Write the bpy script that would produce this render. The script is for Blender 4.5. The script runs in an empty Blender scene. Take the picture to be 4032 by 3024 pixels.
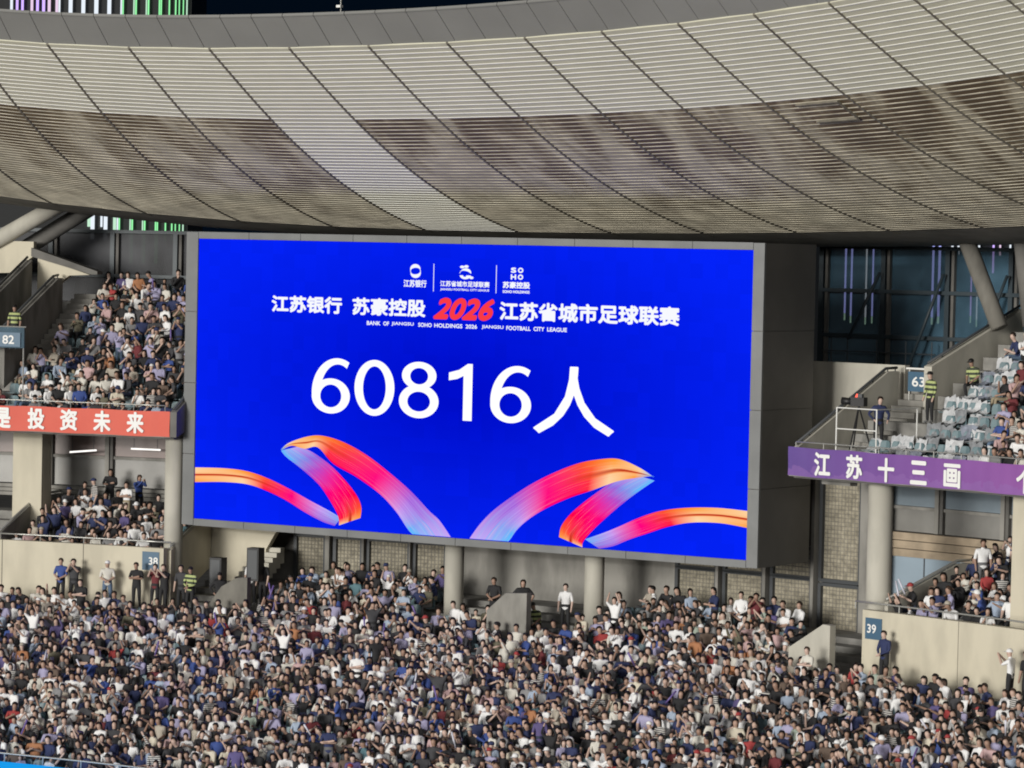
import bpy, math, random
import numpy as np
from mathutils import Matrix, Vector
random.seed(7); RNG = np.random.default_rng(11)
SC = bpy.context.scene
COL = SC.collection
R_ = math.radians
ZO = 9.5            # height of the screen's lower edge above the pitch
YC = -71.7          # centre of the bowl in plan

# ------------------------------------------------------------------ camera
yaw, pitch, roll = 0.584203835, 0.0372533815, 0.0217786657
f = Vector((-math.sin(yaw)*math.cos(pitch), math.cos(yaw)*math.cos(pitch), -math.sin(pitch)))
r0 = Vector((math.cos(yaw), math.sin(yaw), 0)); u0 = r0.cross(f)
rr = r0*math.cos(roll) + u0*math.sin(roll); uu = u0*math.cos(roll) - r0*math.sin(roll)
cd = bpy.data.cameras.new('camera'); cam = bpy.data.objects.new('camera', cd); COL.objects.link(cam)
m = Matrix((rr, uu, -f)).transposed().to_4x4(); m.translation = Vector((72.2006, -105.7643, 10.3762+ZO))
cam.matrix_world = m
cd.sensor_width = 36; cd.lens = 125.0; cd.clip_start = 1; cd.clip_end = 6000
SC.camera = cam

# ------------------------------------------------------------------ world, key light, exposure
w = bpy.data.worlds.new('World'); SC.world = w; w.use_nodes = True
nt = w.node_tree; bg = nt.nodes['Background']
sky = nt.nodes.new('ShaderNodeTexSky'); sky.sky_type = 'NISHITA'; sky.sun_disc = False
sky.sun_elevation = R_(-4); sky.sun_rotation = R_(180); sky.altitude = 20
mixn = nt.nodes.new('ShaderNodeMix'); mixn.data_type = 'RGBA'; mixn.blend_type = 'ADD'; mixn.inputs[0].default_value = 1
nt.links.new(sky.outputs[0], mixn.inputs[6]); mixn.inputs[7].default_value = (.010, .040, .095, 1)     # city glow on the night sky
nt.links.new(mixn.outputs[2], bg.inputs[0]); bg.inputs[1].default_value = 0.08
SUN_EL, SUN_AZ = 7.0, 3.0
sd = bpy.data.lights.new('sun', 'SUN'); sd.energy = 2.75; sd.angle = R_(18); sd.color = (1.0, 0.965, 0.90)
so = bpy.data.objects.new('sun', sd); COL.objects.link(so)
d = Vector((math.sin(R_(SUN_AZ))*math.cos(R_(SUN_EL)), math.cos(R_(SUN_AZ))*math.cos(R_(SUN_EL)), -math.sin(R_(SUN_EL))))
so.rotation_euler = d.to_track_quat('-Z', 'Y').to_euler(); so.location = (0, -150, 60)
def fill_light(loc, aim, size, power):      # unseen area lights added as fill, set where stadium floodlights would hang
    ld = bpy.data.lights.new('fill_light', 'AREA'); ld.shape = 'RECTANGLE'; ld.size, ld.size_y = size; ld.energy = power; ld.color = (1, .98, .95)
    lo_ = bpy.data.objects.new('fill_light', ld); COL.objects.link(lo_); lo_.location = loc
    lo_.rotation_euler = (Vector(aim)-Vector(loc)).to_track_quat('-Z', 'Y').to_euler()
fill_light((-80, -95, 36), (0, -30, 4), (70, 4), 9000)
fill_light((85, -95, 36), (0, -30, 4), (70, 4), 15000)
fill_light((0, -190, 36), (0, -90, 0), (70, 4), 80000)
SC.view_settings.view_transform = 'Standard'; SC.view_settings.look = 'None'
SC.view_settings.exposure = 0.0; SC.view_settings.gamma = 1.0
SC.cycles.filter_width = 1.9; SC.cycles.max_bounces = 6; SC.cycles.transparent_max_bounces = 12

# ------------------------------------------------------------------ materials
MATS = {}
def nodes(name):
    mt = bpy.data.materials.new(name); mt.use_nodes = True
    n = mt.node_tree; b = n.nodes['Principled BSDF']
    MATS[name] = mt
    return mt, n, b
def mat(name, c, rough=0.7, var=0.0, scale=3.0, metal=0.0, bump=0.0, c2=None, spec=None, streak=0.0):
    mt, n, b = nodes(name)
    b.inputs['Base Color'].default_value = (*c, 1); b.inputs['Roughness'].default_value = rough
    b.inputs['Metallic'].default_value = metal
    if spec is not None: b.inputs['Specular IOR Level'].default_value = spec
    if streak:
        g = n.nodes.new('ShaderNodeNewGeometry'); mp = n.nodes.new('ShaderNodeMapping'); mp.inputs['Scale'].default_value = (.8, .8, .30); n.links.new(g.outputs['Position'], mp.inputs[0])
        tx = n.nodes.new('ShaderNodeTexNoise'); tx.inputs['Scale'].default_value = 1.3; tx.inputs['Detail'].default_value = 5; tx.inputs['Roughness'].default_value = .5; n.links.new(mp.outputs[0], tx.inputs['Vector'])
        rp = n.nodes.new('ShaderNodeValToRGB'); el = rp.color_ramp.elements
        el[0].position = .36; el[0].color = (*[x*(1-streak) for x in c], 1); el[1].position = .56; el[1].color = (*c, 1)
        n.links.new(tx.outputs[0], rp.inputs[0]); n.links.new(rp.outputs[0], b.inputs['Base Color'])
    elif var or bump or c2:
        g = n.nodes.new('ShaderNodeNewGeometry'); tx = n.nodes.new('ShaderNodeTexNoise')
        tx.inputs['Scale'].default_value = scale; tx.inputs['Detail'].default_value = 6
        n.links.new(g.outputs['Position'], tx.inputs['Vector'])
        if var or c2:
            rp = n.nodes.new('ShaderNodeValToRGB')
            a = c if c2 else tuple(x*(1-var) for x in c); z = c2 if c2 else tuple(min(1, x*(1+var)) for x in c)
            rp.color_ramp.elements[0].color = (*a, 1); rp.color_ramp.elements[1].color = (*z, 1)
            rp.color_ramp.elements[0].position = .32; rp.color_ramp.elements[1].position = .68
            n.links.new(tx.outputs[0], rp.inputs[0]); n.links.new(rp.outputs[0], b.inputs['Base Color'])
        if bump:
            bp = n.nodes.new('ShaderNodeBump'); bp.inputs['Strength'].default_value = bump; bp.inputs['Distance'].default_value = .02
            n.links.new(tx.outputs[0], bp.inputs['Height']); n.links.new(bp.outputs[0], b.inputs['Normal'])
    return mt
def emit(name, c, s=1.0):
    mt, n, b = nodes(name)
    b.inputs['Base Color'].default_value = (0, 0, 0, 1); b.inputs['Specular IOR Level'].default_value = 0
    b.inputs['Emission Color'].default_value = (*c, 1); b.inputs['Emission Strength'].default_value = s
    return mt
def glass(name, c, clear, rough=.35):
    mt, n, b = nodes(name)
    b.inputs['Base Color'].default_value = (*c, 1); b.inputs['Roughness'].default_value = rough; b.inputs['Specular IOR Level'].default_value = .08
    tr = n.nodes.new('ShaderNodeBsdfTransparent'); mx = n.nodes.new('ShaderNodeMixShader')
    g = n.nodes.new('ShaderNodeNewGeometry'); tx = n.nodes.new('ShaderNodeTexNoise'); tx.inputs['Scale'].default_value = .5
    tx.inputs['Detail'].default_value = 3
    n.links.new(g.outputs['Position'], tx.inputs['Vector'])
    rp = n.nodes.new('ShaderNodeValToRGB')
    rp.color_ramp.elements[0].color = (*[x*.55 for x in c], 1); rp.color_ramp.elements[1].color = (*[x*1.5 for x in c], 1)
    rp.color_ramp.elements[0].position = .35; rp.color_ramp.elements[1].position = .7
    n.links.new(tx.outputs[0], rp.inputs[0]); n.links.new(rp.outputs[0], b.inputs['Base Color'])
    mx.inputs[0].default_value = clear
    n.links.new(b.outputs[0], mx.inputs[1]); n.links.new(tr.outputs[0], mx.inputs[2])
    n.links.new(mx.outputs[0], n.nodes['Material Output'].inputs[0])
    return mt

mat('concrete', (.28, .27, .245), .85, streak=.4)
mat('concrete_mid', (.20, .19, .165), .85, streak=.45)
mat('concrete_dark', (.13, .125, .115), .85, .25, 1.0, bump=.3)
mat('cream', (.57, .525, .41), .8, streak=.16)
mat('cream_grey', (.48, .46, .395), .8, streak=.22)
mat('step', (.22, .215, .20), .9, .25, 2.0, bump=.3)
mat('fascia', (.235, .235, .225), .55, .06, .4)
mat('rib', (.15, .135, .105), .7, .25, 4)
mat('shell', (.045, .042, .038), .9)
mat('soffit', (.20, .19, .165), .8, .25, .8)
mat('lip', (.88, .87, .80), .5)
mat('lip_stained', (.52, .48, .38), .6, .4, 1.0)
mat('panel_clean', (.57, .555, .44), .65, .06, 1.1)
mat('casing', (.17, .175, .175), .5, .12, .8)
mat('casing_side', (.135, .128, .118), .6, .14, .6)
mat('steel', (.50, .50, .47), .35, metal=.6)
mat('steel_white', (.75, .75, .72), .4)
mat('steel_dark', (.06, .065, .07), .5)
mat('frame_blue', (.035, .05, .06), .5)
mat('seat', (.125, .19, .21), .45, .1, 2)
mat('seat_far', (.11, .165, .185), .5)
mat('black', (.012, .012, .013), .5)
mat('white_paint', (.78, .78, .76), .6)
mat('sign_blue', (.055, .12, .19), .5)
mat('beam_brown', (.34, .27, .19), .7, .25, 1.5)
mat('pane_grey', (.22, .215, .20), .35, .25, .5)
mat('pane_red', (.21, .155, .14), .35, .25, .5)
mat('pane_blue', (.21, .255, .29), .3, .2, .5)
mat('panel_paleblue', (.27, .34, .40), .5, .08, .8)
mat('block', (.33, .30, .23), .25, .3, 5.0)
mat('pitch_green', (.05, .11, .03), .9, .3, .3)
mat('track', (.25, .07, .05), .9)
mat('cloth_white', (.50, .51, .525), .7, .18, 6)
mat('cloth_grey', (.22, .23, .245), .7, .25, 6)
mat('cloth_blue', (.20, .22, .27), .7, .3, 6)
mat('tower_dark', (.004, .006, .008), .4)
glass('glass_teal', (.06, .12, .17), .38)
glass('glass_grey', (.05, .052, .058), .12)
emit('led_white', (.85, .92, 1.0), 1.0); emit('led_violet', (.60, .42, 1.0), 1.3); emit('led_blue', (.42, .45, 1.0), 1.6)
emit('led_green', (.30, .90, .38), 1.2); emit('led_palegreen', (.62, .95, .70), .9); emit('led_pink', (.95, .72, .95), .9)
emit('led_dim', (.22, .30, .34), .5)
emit('tube_light', (1.0, .97, .92), 1.3); emit('tally_red', (1.0, .12, .08), 2.0)
emit('board_blue', (.01, .33, .85), 1.0)
emit('led_letter', (.93, .95, 1.0), 1.0); emit('led_digit', (1, 1, 1), 1.05); emit('led_red', (.95, .045, .06), 1.0)

def red_banner():
    mt, n, b = nodes('banner_red'); b.inputs['Roughness'].default_value = .75
    g = n.nodes.new('ShaderNodeNewGeometry'); tx = n.nodes.new('ShaderNodeTexNoise'); tx.inputs['Scale'].default_value = .9
    n.links.new(g.outputs['Position'], tx.inputs['Vector'])
    rp = n.nodes.new('ShaderNodeValToRGB'); rp.color_ramp.elements[0].color = (.60, .10, .07, 1); rp.color_ramp.elements[1].color = (.68, .145, .10, 1)
    n.links.new(tx.outputs[0], rp.inputs[0]); n.links.new(rp.outputs[0], b.inputs['Base Color'])
red_banner()
def purple_banner():
    mt, n, b = nodes('banner_purple'); b.inputs['Roughness'].default_value = .75
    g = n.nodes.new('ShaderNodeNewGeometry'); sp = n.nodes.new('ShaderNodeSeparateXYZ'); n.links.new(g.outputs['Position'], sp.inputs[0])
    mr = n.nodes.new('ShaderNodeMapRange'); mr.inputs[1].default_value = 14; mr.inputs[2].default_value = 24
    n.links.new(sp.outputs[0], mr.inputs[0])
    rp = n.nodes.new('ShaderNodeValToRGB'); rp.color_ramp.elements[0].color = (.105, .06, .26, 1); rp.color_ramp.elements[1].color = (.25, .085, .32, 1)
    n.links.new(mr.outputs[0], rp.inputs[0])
    tx = n.nodes.new('ShaderNodeTexNoise'); tx.inputs['Scale'].default_value = 2.2; tx.inputs['Detail'].default_value = 4
    n.links.new(g.outputs['Position'], tx.inputs['Vector'])
    # printed clouds along the lower edge
    mz = n.nodes.new('ShaderNodeMapRange'); mz.inputs[1].default_value = ZO+3.75; mz.inputs[2].default_value = ZO+3.05
    n.links.new(sp.outputs[2], mz.inputs[0])
    mu = n.nodes.new('ShaderNodeMath'); mu.operation = 'MULTIPLY'; n.links.new(mz.outputs[0], mu.inputs[0]); n.links.new(tx.outputs[0], mu.inputs[1])
    gt = n.nodes.new('ShaderNodeMath'); gt.operation = 'GREATER_THAN'; gt.inputs[1].default_value = .30; n.links.new(mu.outputs[0], gt.inputs[0])
    sc = n.nodes.new('ShaderNodeMath'); sc.operation = 'MULTIPLY'; sc.inputs[1].default_value = .45; n.links.new(gt.outputs[0], sc.inputs[0])
    mx = n.nodes.new('ShaderNodeMix'); mx.data_type = 'RGBA'; n.links.new(sc.outputs[0], mx.inputs[0]); n.links.new(rp.outputs[0], mx.inputs[6])
    mx.inputs[7].default_value = (.24, .12, .36, 1)
    n.links.new(mx.outputs[2], b.inputs['Base Color'])
purple_banner()
def stained():
    mt, n, b = nodes('panel_stained'); b.inputs['Roughness'].default_value = .7
    g = n.nodes.new('ShaderNodeNewGeometry')
    def noise(scale, sx, sy, sz, rot, detail=3):
        mp = n.nodes.new('ShaderNodeMapping'); mp.inputs['Scale'].default_value = (sx, sy, sz); mp.inputs['Rotation'].default_value = (0, 0, rot)
        n.links.new(g.outputs['Position'], mp.inputs[0])
        tx = n.nodes.new('ShaderNodeTexNoise'); tx.inputs['Scale'].default_value = scale; tx.inputs['Detail'].default_value = detail
        tx.inputs['Roughness'].default_value = .45
        n.links.new(mp.outputs[0], tx.inputs['Vector']); return tx.outputs[0]
    a = noise(.62, 1, .42, .42, .12); c = noise(3.0, 1, .25, .25, 0, 4)
    rp = n.nodes.new('ShaderNodeValToRGB'); e = rp.color_ramp.elements
    e[0].position = .40; e[0].color = (.10, .070, .036, 1); e[1].position = .62; e[1].color = (.40, .36, .265, 1)
    k = rp.color_ramp.elements.new(.47); k.color = (.15, .110, .062, 1)
    k = rp.color_ramp.elements.new(.53); k.color = (.24, .20, .13, 1)
    # the grime thins out away from the rim
    sp = n.nodes.new('ShaderNodeSeparateXYZ'); n.links.new(g.outputs['Position'], sp.inputs[0])
    mr = n.nodes.new('ShaderNodeMapRange'); mr.inputs[1].default_value = ZO+14.8; mr.inputs[2].default_value = ZO+12.2
    mr.inputs[3].default_value = -.03; mr.inputs[4].default_value = .13
    n.links.new(sp.outputs[2], mr.inputs[0])
    s1 = n.nodes.new('ShaderNodeMath'); s1.operation = 'MULTIPLY_ADD'; s1.inputs[1].default_value = .25
    n.links.new(c, s1.inputs[0]); n.links.new(a, s1.inputs[2])
    s2 = n.nodes.new('ShaderNodeMath'); s2.operation = 'ADD'; n.links.new(s1.outputs[0], s2.inputs[0]); n.links.new(mr.outputs[0], s2.inputs[1])
    s3 = n.nodes.new('ShaderNodeMath'); s3.operation = 'SUBTRACT'; s3.inputs[1].default_value = .125; n.links.new(s2.outputs[0], s3.inputs[0])
    n.links.new(s3.outputs[0], rp.inputs[0]); n.links.new(rp.outputs[0], b.inputs['Base Color'])
stained()
def screen_blue():
    mt, n, b = nodes('screen_blue')
    b.inputs['Base Color'].default_value = (0, 0, 0, 1); b.inputs['Specular IOR Level'].default_value = 0
    tc = n.nodes.new('ShaderNodeTexCoord'); sp = n.nodes.new('ShaderNodeSeparateXYZ'); n.links.new(tc.outputs['Generated'], sp.inputs[0])
    mp = n.nodes.new('ShaderNodeMapping'); mp.inputs['Location'].default_value = (-.5, 0, -.5); n.links.new(tc.outputs['Generated'], mp.inputs[0])
    gr = n.nodes.new('ShaderNodeVectorMath'); gr.operation = 'LENGTH'; n.links.new(mp.outputs[0], gr.inputs[0])
    rp = n.nodes.new('ShaderNodeValToRGB'); e = rp.color_ramp.elements
    e[0].position = .05; e[0].color = (0, .004, .60, 1); e[1].position = .62; e[1].color = (.001, .016, .93, 1)
    n.links.new(gr.outputs['Value'], rp.inputs[0]); n.links.new(rp.outputs[0], b.inputs['Emission Color'])
    ms = n.nodes.new('ShaderNodeVectorMath'); ms.operation = 'MULTIPLY'; ms.inputs[1].default_value = (48, 0, 21); n.links.new(tc.outputs['Generated'], ms.inputs[0])
    fl = n.nodes.new('ShaderNodeVectorMath'); fl.operation = 'FLOOR'; n.links.new(ms.outputs[0], fl.inputs[0])
    wn = n.nodes.new('ShaderNodeTexWhiteNoise'); n.links.new(fl.outputs[0], wn.inputs['Vector'])
    ma = n.nodes.new('ShaderNodeMath'); ma.operation = 'MULTIPLY_ADD'; ma.inputs[1].default_value = .07; ma.inputs[2].default_value = .95
    n.links.new(wn.outputs['Value'], ma.inputs[0]); n.links.new(ma.outputs[0], b.inputs['Emission Strength'])
screen_blue()
def ribbon(name, A, Bc, dark=(.25, .5)):
    """LED picture of a ribbon: colours run along U, differ towards the two edges (V)."""
    mt, n, b = nodes(name); b.inputs['Base Color'].default_value = (0, 0, 0, 1); b.inputs['Specular IOR Level'].default_value = 0
    uv = n.nodes.new('ShaderNodeUVMap'); sp = n.nodes.new('ShaderNodeSeparateXYZ'); n.links.new(uv.outputs[0], sp.inputs[0])
    outs = []
    for L in (A, Bc):
        rp = n.nodes.new('ShaderNodeValToRGB'); el = rp.color_ramp.elements
        for i, (p, c) in enumerate(L):
            e = el[i] if i < 2 else el.new(p)
            e.position = p; e.color = (*c, 1)
        n.links.new(sp.outputs[0], rp.inputs[0]); outs.append(rp.outputs[0])
    mp = n.nodes.new('ShaderNodeMapping'); mp.inputs['Scale'].default_value = (1.1, 13, 1); n.links.new(uv.outputs[0], mp.inputs[0])
    tx = n.nodes.new('ShaderNodeTexNoise'); tx.inputs['Scale'].default_value = 1.6; tx.inputs['Detail'].default_value = 3
    n.links.new(mp.outputs[0], tx.inputs['Vector'])
    ad = n.nodes.new('ShaderNodeMath'); ad.operation = 'MULTIPLY_ADD'; ad.inputs[1].default_value = 1.5; n.links.new(tx.outputs[0], ad.inputs[0])
    sb = n.nodes.new('ShaderNodeMath'); sb.operation = 'SUBTRACT'; sb.inputs[1].default_value = .75; n.links.new(sp.outputs[1], sb.inputs[0])
    n.links.new(sb.outputs[0], ad.inputs[2])
    mx = n.nodes.new('ShaderNodeMix'); mx.data_type = 'RGBA'; mx.clamp_factor = True
    n.links.new(ad.outputs[0], mx.inputs[0]); n.links.new(outs[0], mx.inputs[6]); n.links.new(outs[1], mx.inputs[7])
    t2 = n.nodes.new('ShaderNodeTexNoise'); t2.inputs['Scale'].default_value = 2.4; t2.inputs['Detail'].default_value = 2; n.links.new(mp.outputs[0], t2.inputs['Vector'])
    r2 = n.nodes.new('ShaderNodeValToRGB'); q2 = r2.color_ramp.elements; q2[0].position = .56; q2[0].color = (0, 0, 0, 1); q2[1].position = .72; q2[1].color = (.28, .28, .28, 1)
    n.links.new(t2.outputs[0], r2.inputs[0])
    m2 = n.nodes.new('ShaderNodeMix'); m2.data_type = 'RGBA'; n.links.new(r2.outputs[0], m2.inputs[0]); n.links.new(mx.outputs[2], m2.inputs[6]); m2.inputs[7].default_value = (1, .80, .62, 1)
    vr = n.nodes.new('ShaderNodeValToRGB'); k2 = vr.color_ramp.elements
    k2[0].position = .40; k2[0].color = (1, 1, 1, 1); k2[1].position = .60; k2[1].color = (1, 1, 1, 1)
    for pp, cc in ((.455, (.62, .10, .06)), (.50, (.45, .03, .02)), (.545, (.8, .3, .2))): e5 = k2.new(pp); e5.color = (*cc, 1)
    n.links.new(sp.outputs[1], vr.inputs[0])
    ur = n.nodes.new('ShaderNodeValToRGB'); k3 = ur.color_ramp.elements
    k3[0].position, k3[1].position = dark; k3[0].color = (1, 1, 1, 1) if dark[0] < dark[1] else (0, 0, 0, 1); k3[1].color = (0, 0, 0, 1)
    n.links.new(sp.outputs[0], ur.inputs[0])
    m3 = n.nodes.new('ShaderNodeMix'); m3.data_type = 'RGBA'; m3.blend_type = 'MULTIPLY'; n.links.new(ur.outputs[0], m3.inputs[0])
    n.links.new(m2.outputs[2], m3.inputs[6]); n.links.new(vr.outputs[0], m3.inputs[7])
    n.links.new(m3.outputs[2], b.inputs['Emission Color']); b.inputs['Emission Strength'].default_value = 1.0
CREAM, ORNG, REDO, RED, MAG, PUR, CYAN = (1, .70, .40), (1, .34, .03), (.98, .08, .03), (1, .0, .06), (1, .0, .22), (.34, .09, .68), (.10, .50, .98)
LILAC = (.62, .38, .92)
ribbon('ribbon_tail', [(0, CREAM), (1, CYAN), (.25, ORNG), (.42, REDO), (.60, MAG), (.80, LILAC)], [(0, ORNG), (1, PUR), (.25, CREAM), (.40, RED), (.62, MAG), (.82, PUR)], (.25, .55))
ribbon('ribbon_fold', [(0, ORNG), (1, LILAC), (.18, REDO), (.34, RED), (.55, MAG), (.76, PUR)], [(0, CREAM), (1, CYAN), (.12, RED), (.42, MAG), (.64, PUR), (.80, CYAN)], (.05, .3))
ribbon('ribbon_arch', [(0, CYAN), (1, LILAC), (.10, CREAM), (.24, ORNG), (.42, REDO), (.58, MAG), (.72, PUR)], [(0, CYAN), (1, CYAN), (.12, ORNG), (.26, CREAM), (.36, RED), (.56, MAG), (.72, LILAC), (.84, CYAN)], (.2, .5))

# ------------------------------------------------------------------ mesh helpers
def P(th, r, z):
    t = R_(th); return (r*math.sin(t), YC + r*math.cos(t), z + ZO)
class B:
    def __init__(s): s.v = []; s.f = []; s.m = []; s.uv = {}
    def add(s, vs, fs, mi=0):
        o = len(s.v); s.v += [tuple(x) for x in vs]; s.f += [tuple(i+o for i in q) for q in fs]; s.m += [mi]*len(fs)
    def hexa(s, c, mi=0):      # 8 corners: bottom 4, top 4
        s.add(c, [(3, 2, 1, 0), (4, 5, 6, 7), (0, 1, 5, 4), (1, 2, 6, 5), (2, 3, 7, 6), (3, 0, 4, 7)], mi)
    def box(s, x0, x1, y0, y1, z0, z1, mi=0):
        s.hexa([(x0, y0, z0), (x1, y0, z0), (x1, y1, z0), (x0, y1, z0), (x0, y0, z1), (x1, y0, z1), (x1, y1, z1), (x0, y1, z1)], mi)
    def ring(s, ra, rb, za, zb, ta, tb, n=None, mi=0):   # curved box
        n = n or max(1, int(abs(tb-ta)/1.5))
        for i in range(n):
            t0 = ta+(tb-ta)*i/n; t1 = ta+(tb-ta)*(i+1)/n
            s.hexa([P(t0, ra, za), P(t1, ra, za), P(t1, rb, za), P(t0, rb, za), P(t0, ra, zb), P(t1, ra, zb), P(t1, rb, zb), P(t0, rb, zb)], mi)
    def poly(s, pts, r, th, mi=0):   # outline (theta,z) standing on the ring, thick outwards
        n = len(pts); a = [P(t, r, z) for t, z in pts]; b = [P(t, r+th, z) for t, z in pts]
        s.add(a+b, [tuple(range(n)), tuple(range(2*n-1, n-1, -1))] + [(i, i+n, (i+1) % n+n, (i+1) % n) for i in range(n)], mi)
    def radial(s, pts, th, dth, mi=0):   # outline (r,z) in a radial plane
        n = len(pts); a = [P(th, r, z) for r, z in pts]; b = [P(th+dth, r, z) for r, z in pts]
        s.add(a+b, [tuple(range(n)), tuple(range(2*n-1, n-1, -1))] + [(i, i+n, (i+1) % n+n, (i+1) % n) for i in range(n)], mi)
    def tube(s, pts, rad, n=8, mi=0, cap=True):
        pts = [Vector(p) for p in pts]; o = len(s.v)
        for i, p in enumerate(pts):
            t = (pts[min(i+1, len(pts)-1)]-pts[max(i-1, 0)]).normalized()
            a = t.cross(Vector((0, 0, 1))); a = a.normalized() if a.length > .05 else Vector((1, 0, 0)); b = a.cross(t)
            rd = rad[i] if isinstance(rad, (list, tuple)) else rad
            for k in range(n):
                q = 2*math.pi*k/n; s.v.append(tuple(p+a*rd*math.cos(q)+b*rd*math.sin(q)))
        for i in range(len(pts)-1):
            for k in range(n):
                s.f.append((o+i*n+k, o+i*n+(k+1) % n, o+(i+1)*n+(k+1) % n, o+(i+1)*n+k)); s.m.append(mi)
        if cap:
            s.f.append(tuple(o+k for k in range(n-1, -1, -1))); s.m.append(mi)
            e = o+(len(pts)-1)*n; s.f.append(tuple(e+k for k in range(n))); s.m.append(mi)
    def mesh(s, name, mats):
        me = bpy.data.meshes.new(name); me.from_pydata(s.v, [], s.f)
        for k in (mats if isinstance(mats, (list, tuple)) else [mats]): me.materials.append(MATS[k])
        if any(s.m): me.polygons.foreach_set('material_index', s.m)
        me.update(); return me
    def build(s, name, mats, parent=None, smooth=False):
        me = s.mesh(name, mats)
        if smooth: me.polygons.foreach_set('use_smooth', [True]*len(me.polygons))
        return link(name, me, parent)
def link(name, me, parent=None):
    o = bpy.data.objects.new(name, me); COL.objects.link(o)
    if parent is not None:
        o.parent = parent; o.matrix_parent_inverse = WINV(parent)
    return o
def WINV(p):
    L = Matrix.Identity(4)
    q = p
    mm = Matrix.LocRotScale(q.location, q.rotation_euler, q.scale)
    if q.parent is not None: mm = WINV(q.parent).inverted() @ q.matrix_parent_inverse @ mm
    return mm.inverted()
def tag(o, label, cat, group=None, kind=None):
    o['label'] = label; o['category'] = cat
    if group: o['group'] = group
    if kind: o['kind'] = kind
    return o
def thing(name, loc, label, cat, group=None):
    o = bpy.data.objects.new(name, None); COL.objects.link(o); o.location = loc; o.empty_display_size = .2
    return tag(o, label, cat, group)
def structure(o): o['kind'] = 'structure'; return o
def arc(r, z, a, b, step=1.0):
    n = max(2, int(abs(b-a)/step)+1); return [P(a+(b-a)*i/(n-1), r, z) for i in range(n)]

TEXTS = {}
def text_mesh(s, w_, h_, offset=0.0, shear=0.0, mat_='white_paint', name='lettering'):
    """lettering stretched to w_ x h_, lying in local XZ, centred, facing -Y"""
    c = bpy.data.curves.new('t', 'FONT'); c.body = s; c.resolution_u = 4; c.shear = shear
    o = bpy.data.objects.new('t', c); COL.objects.link(o)
    me = bpy.data.meshes.new_from_object(o.evaluated_get(bpy.context.evaluated_depsgraph_get()))
    bpy.data.objects.remove(o); bpy.data.curves.remove(c)
    n = len(me.vertices); co = np.empty(n*3); me.vertices.foreach_get('co', co); co = co.reshape(-1, 3)
    lo, hi = co.min(0), co.max(0)
    em = h_/max(.3, (hi[1]-lo[1])); ox = offset*em; w2, h2 = w_-2*ox, h_-2*ox
    x = (co[:, 0]-(lo[0]+hi[0])/2)/(hi[0]-lo[0])*w2; z = (co[:, 1]-(lo[1]+hi[1])/2)/(hi[1]-lo[1])*h2
    if offset:      # bolder strokes: the same outlines laid over each other, slightly shifted
        fs = [tuple(p.vertices) for p in me.polygons]; V3, F3 = [], []
        for k_ in range(8):
            a_ = 2*math.pi*k_/8; F3 += [tuple(i+len(V3) for i in q) for q in fs]
            V3 += [(x[i]+ox*math.cos(a_), .0004*k_, z[i]+ox*math.sin(a_)) for i in range(n)]
        bpy.data.meshes.remove(me); me = bpy.data.meshes.new(name); me.from_pydata(V3, [], F3)
    else: me.vertices.foreach_set('co', np.stack([x, 0*x, z], 1).ravel())
    me.materials.clear(); me.materials.append(MATS[mat_]); me.name = name; me.update()
    return me
def place_text(s, x, y, z, w_, h_, rotz, parent, mat_, offset=0.0, shear=0.0, name='lettering'):
    me = text_mesh(s, w_, h_, offset, shear, mat_, name)
    o = bpy.data.objects.new(name, me); COL.objects.link(o)
    o.location = (x, y, z); o.rotation_euler = (0, 0, rotz)
    if parent is not None: o.parent = parent; o.matrix_parent_inverse = WINV(parent)
    return o

# ================================================================== SETTING
b = B(); b.add([(-3000, -3000, 0), (3000, -3000, 0), (3000, 3000, 0), (-3000, 3000, 0)], [(0, 1, 2, 3)])
structure(b.build('ground', 'concrete_dark'))
b = B(); n = 48
b.add([(0, YC, .004)]+[(50*math.cos(2*math.pi*i/n), YC+50*math.sin(2*math.pi*i/n)-12, .004) for i in range(n)], [(0, i+1, (i+1) % n+1) for i in range(n)])
structure(b.build('running_track', 'track'))
b = B(); b.add([(-34, -170, .008), (34, -170, .008), (34, -62, .008), (-34, -62, .008)], [(0, 1, 2, 3)])
structure(b.build('pitch', 'pitch_green'))

# ------------------------------------------------------------------ stands
TR = .72            # depth of one row in the lower stand
def row_low(k): return 57.2+TR*k, -3.9-.3*(70.88-(57.2+TR*k))
low = thing('lower_stand', P(4, 64, -9.5), 'packed lower concrete stand sweeping below the big screen', 'stand')
for k in range(26):
    r, z = row_low(k); r1 = r+TR if k < 25 else 77.4
    ta, tb = (-24, 44) if k < 19 else (-10.2, 14.0)
    if k == 19: ta, tb, = -8.5, 14.0
    bb = B(); bb.ring(r, r1-.002, z-(1.2 if k else 1.8), z, ta, tb, 34); bb.build('step', 'step', low)
for ta, tb in ((-24, -8.51), (14.01, 32)): bb = B(); bb.ring(70.88, 71.999, -5, -3.45, ta, tb); bb.build('walkway', 'concrete', low)
bb = B(); bb.ring(56.2, 57.19, -9.4, -8.0, -24, 44, 34); bb.build('front_wall', 'concrete', low)
def upper(name, label, ta, tb, tfn, n=12):
    st = thing(name, P((ta+tb)/2, 76, 3.0), label, 'stand')
    for k in range(n):
        r = 72.6+.8*k; z = 3.1+.44*k; a, e = tfn(k)
        bb = B(); bb.ring(r, r+.798, max(z-.7, 3.06), z, a, e); bb.build('step', 'step', st)
    bb = B(); bb.ring(72.0, 72.25, 3.05, 4.0, ta, tb); bb.build('parapet', 'concrete', st)
    bb = B(); bb.ring(72.26, 82.5, 2.98, 3.055, ta, tb); bb.build('slab', 'concrete_dark', st)
    bb = B(); bb.ring(82.2, 84.4, 7.3, 7.9, ta, tb); bb.build('landing', 'concrete', st)
    return st
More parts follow.
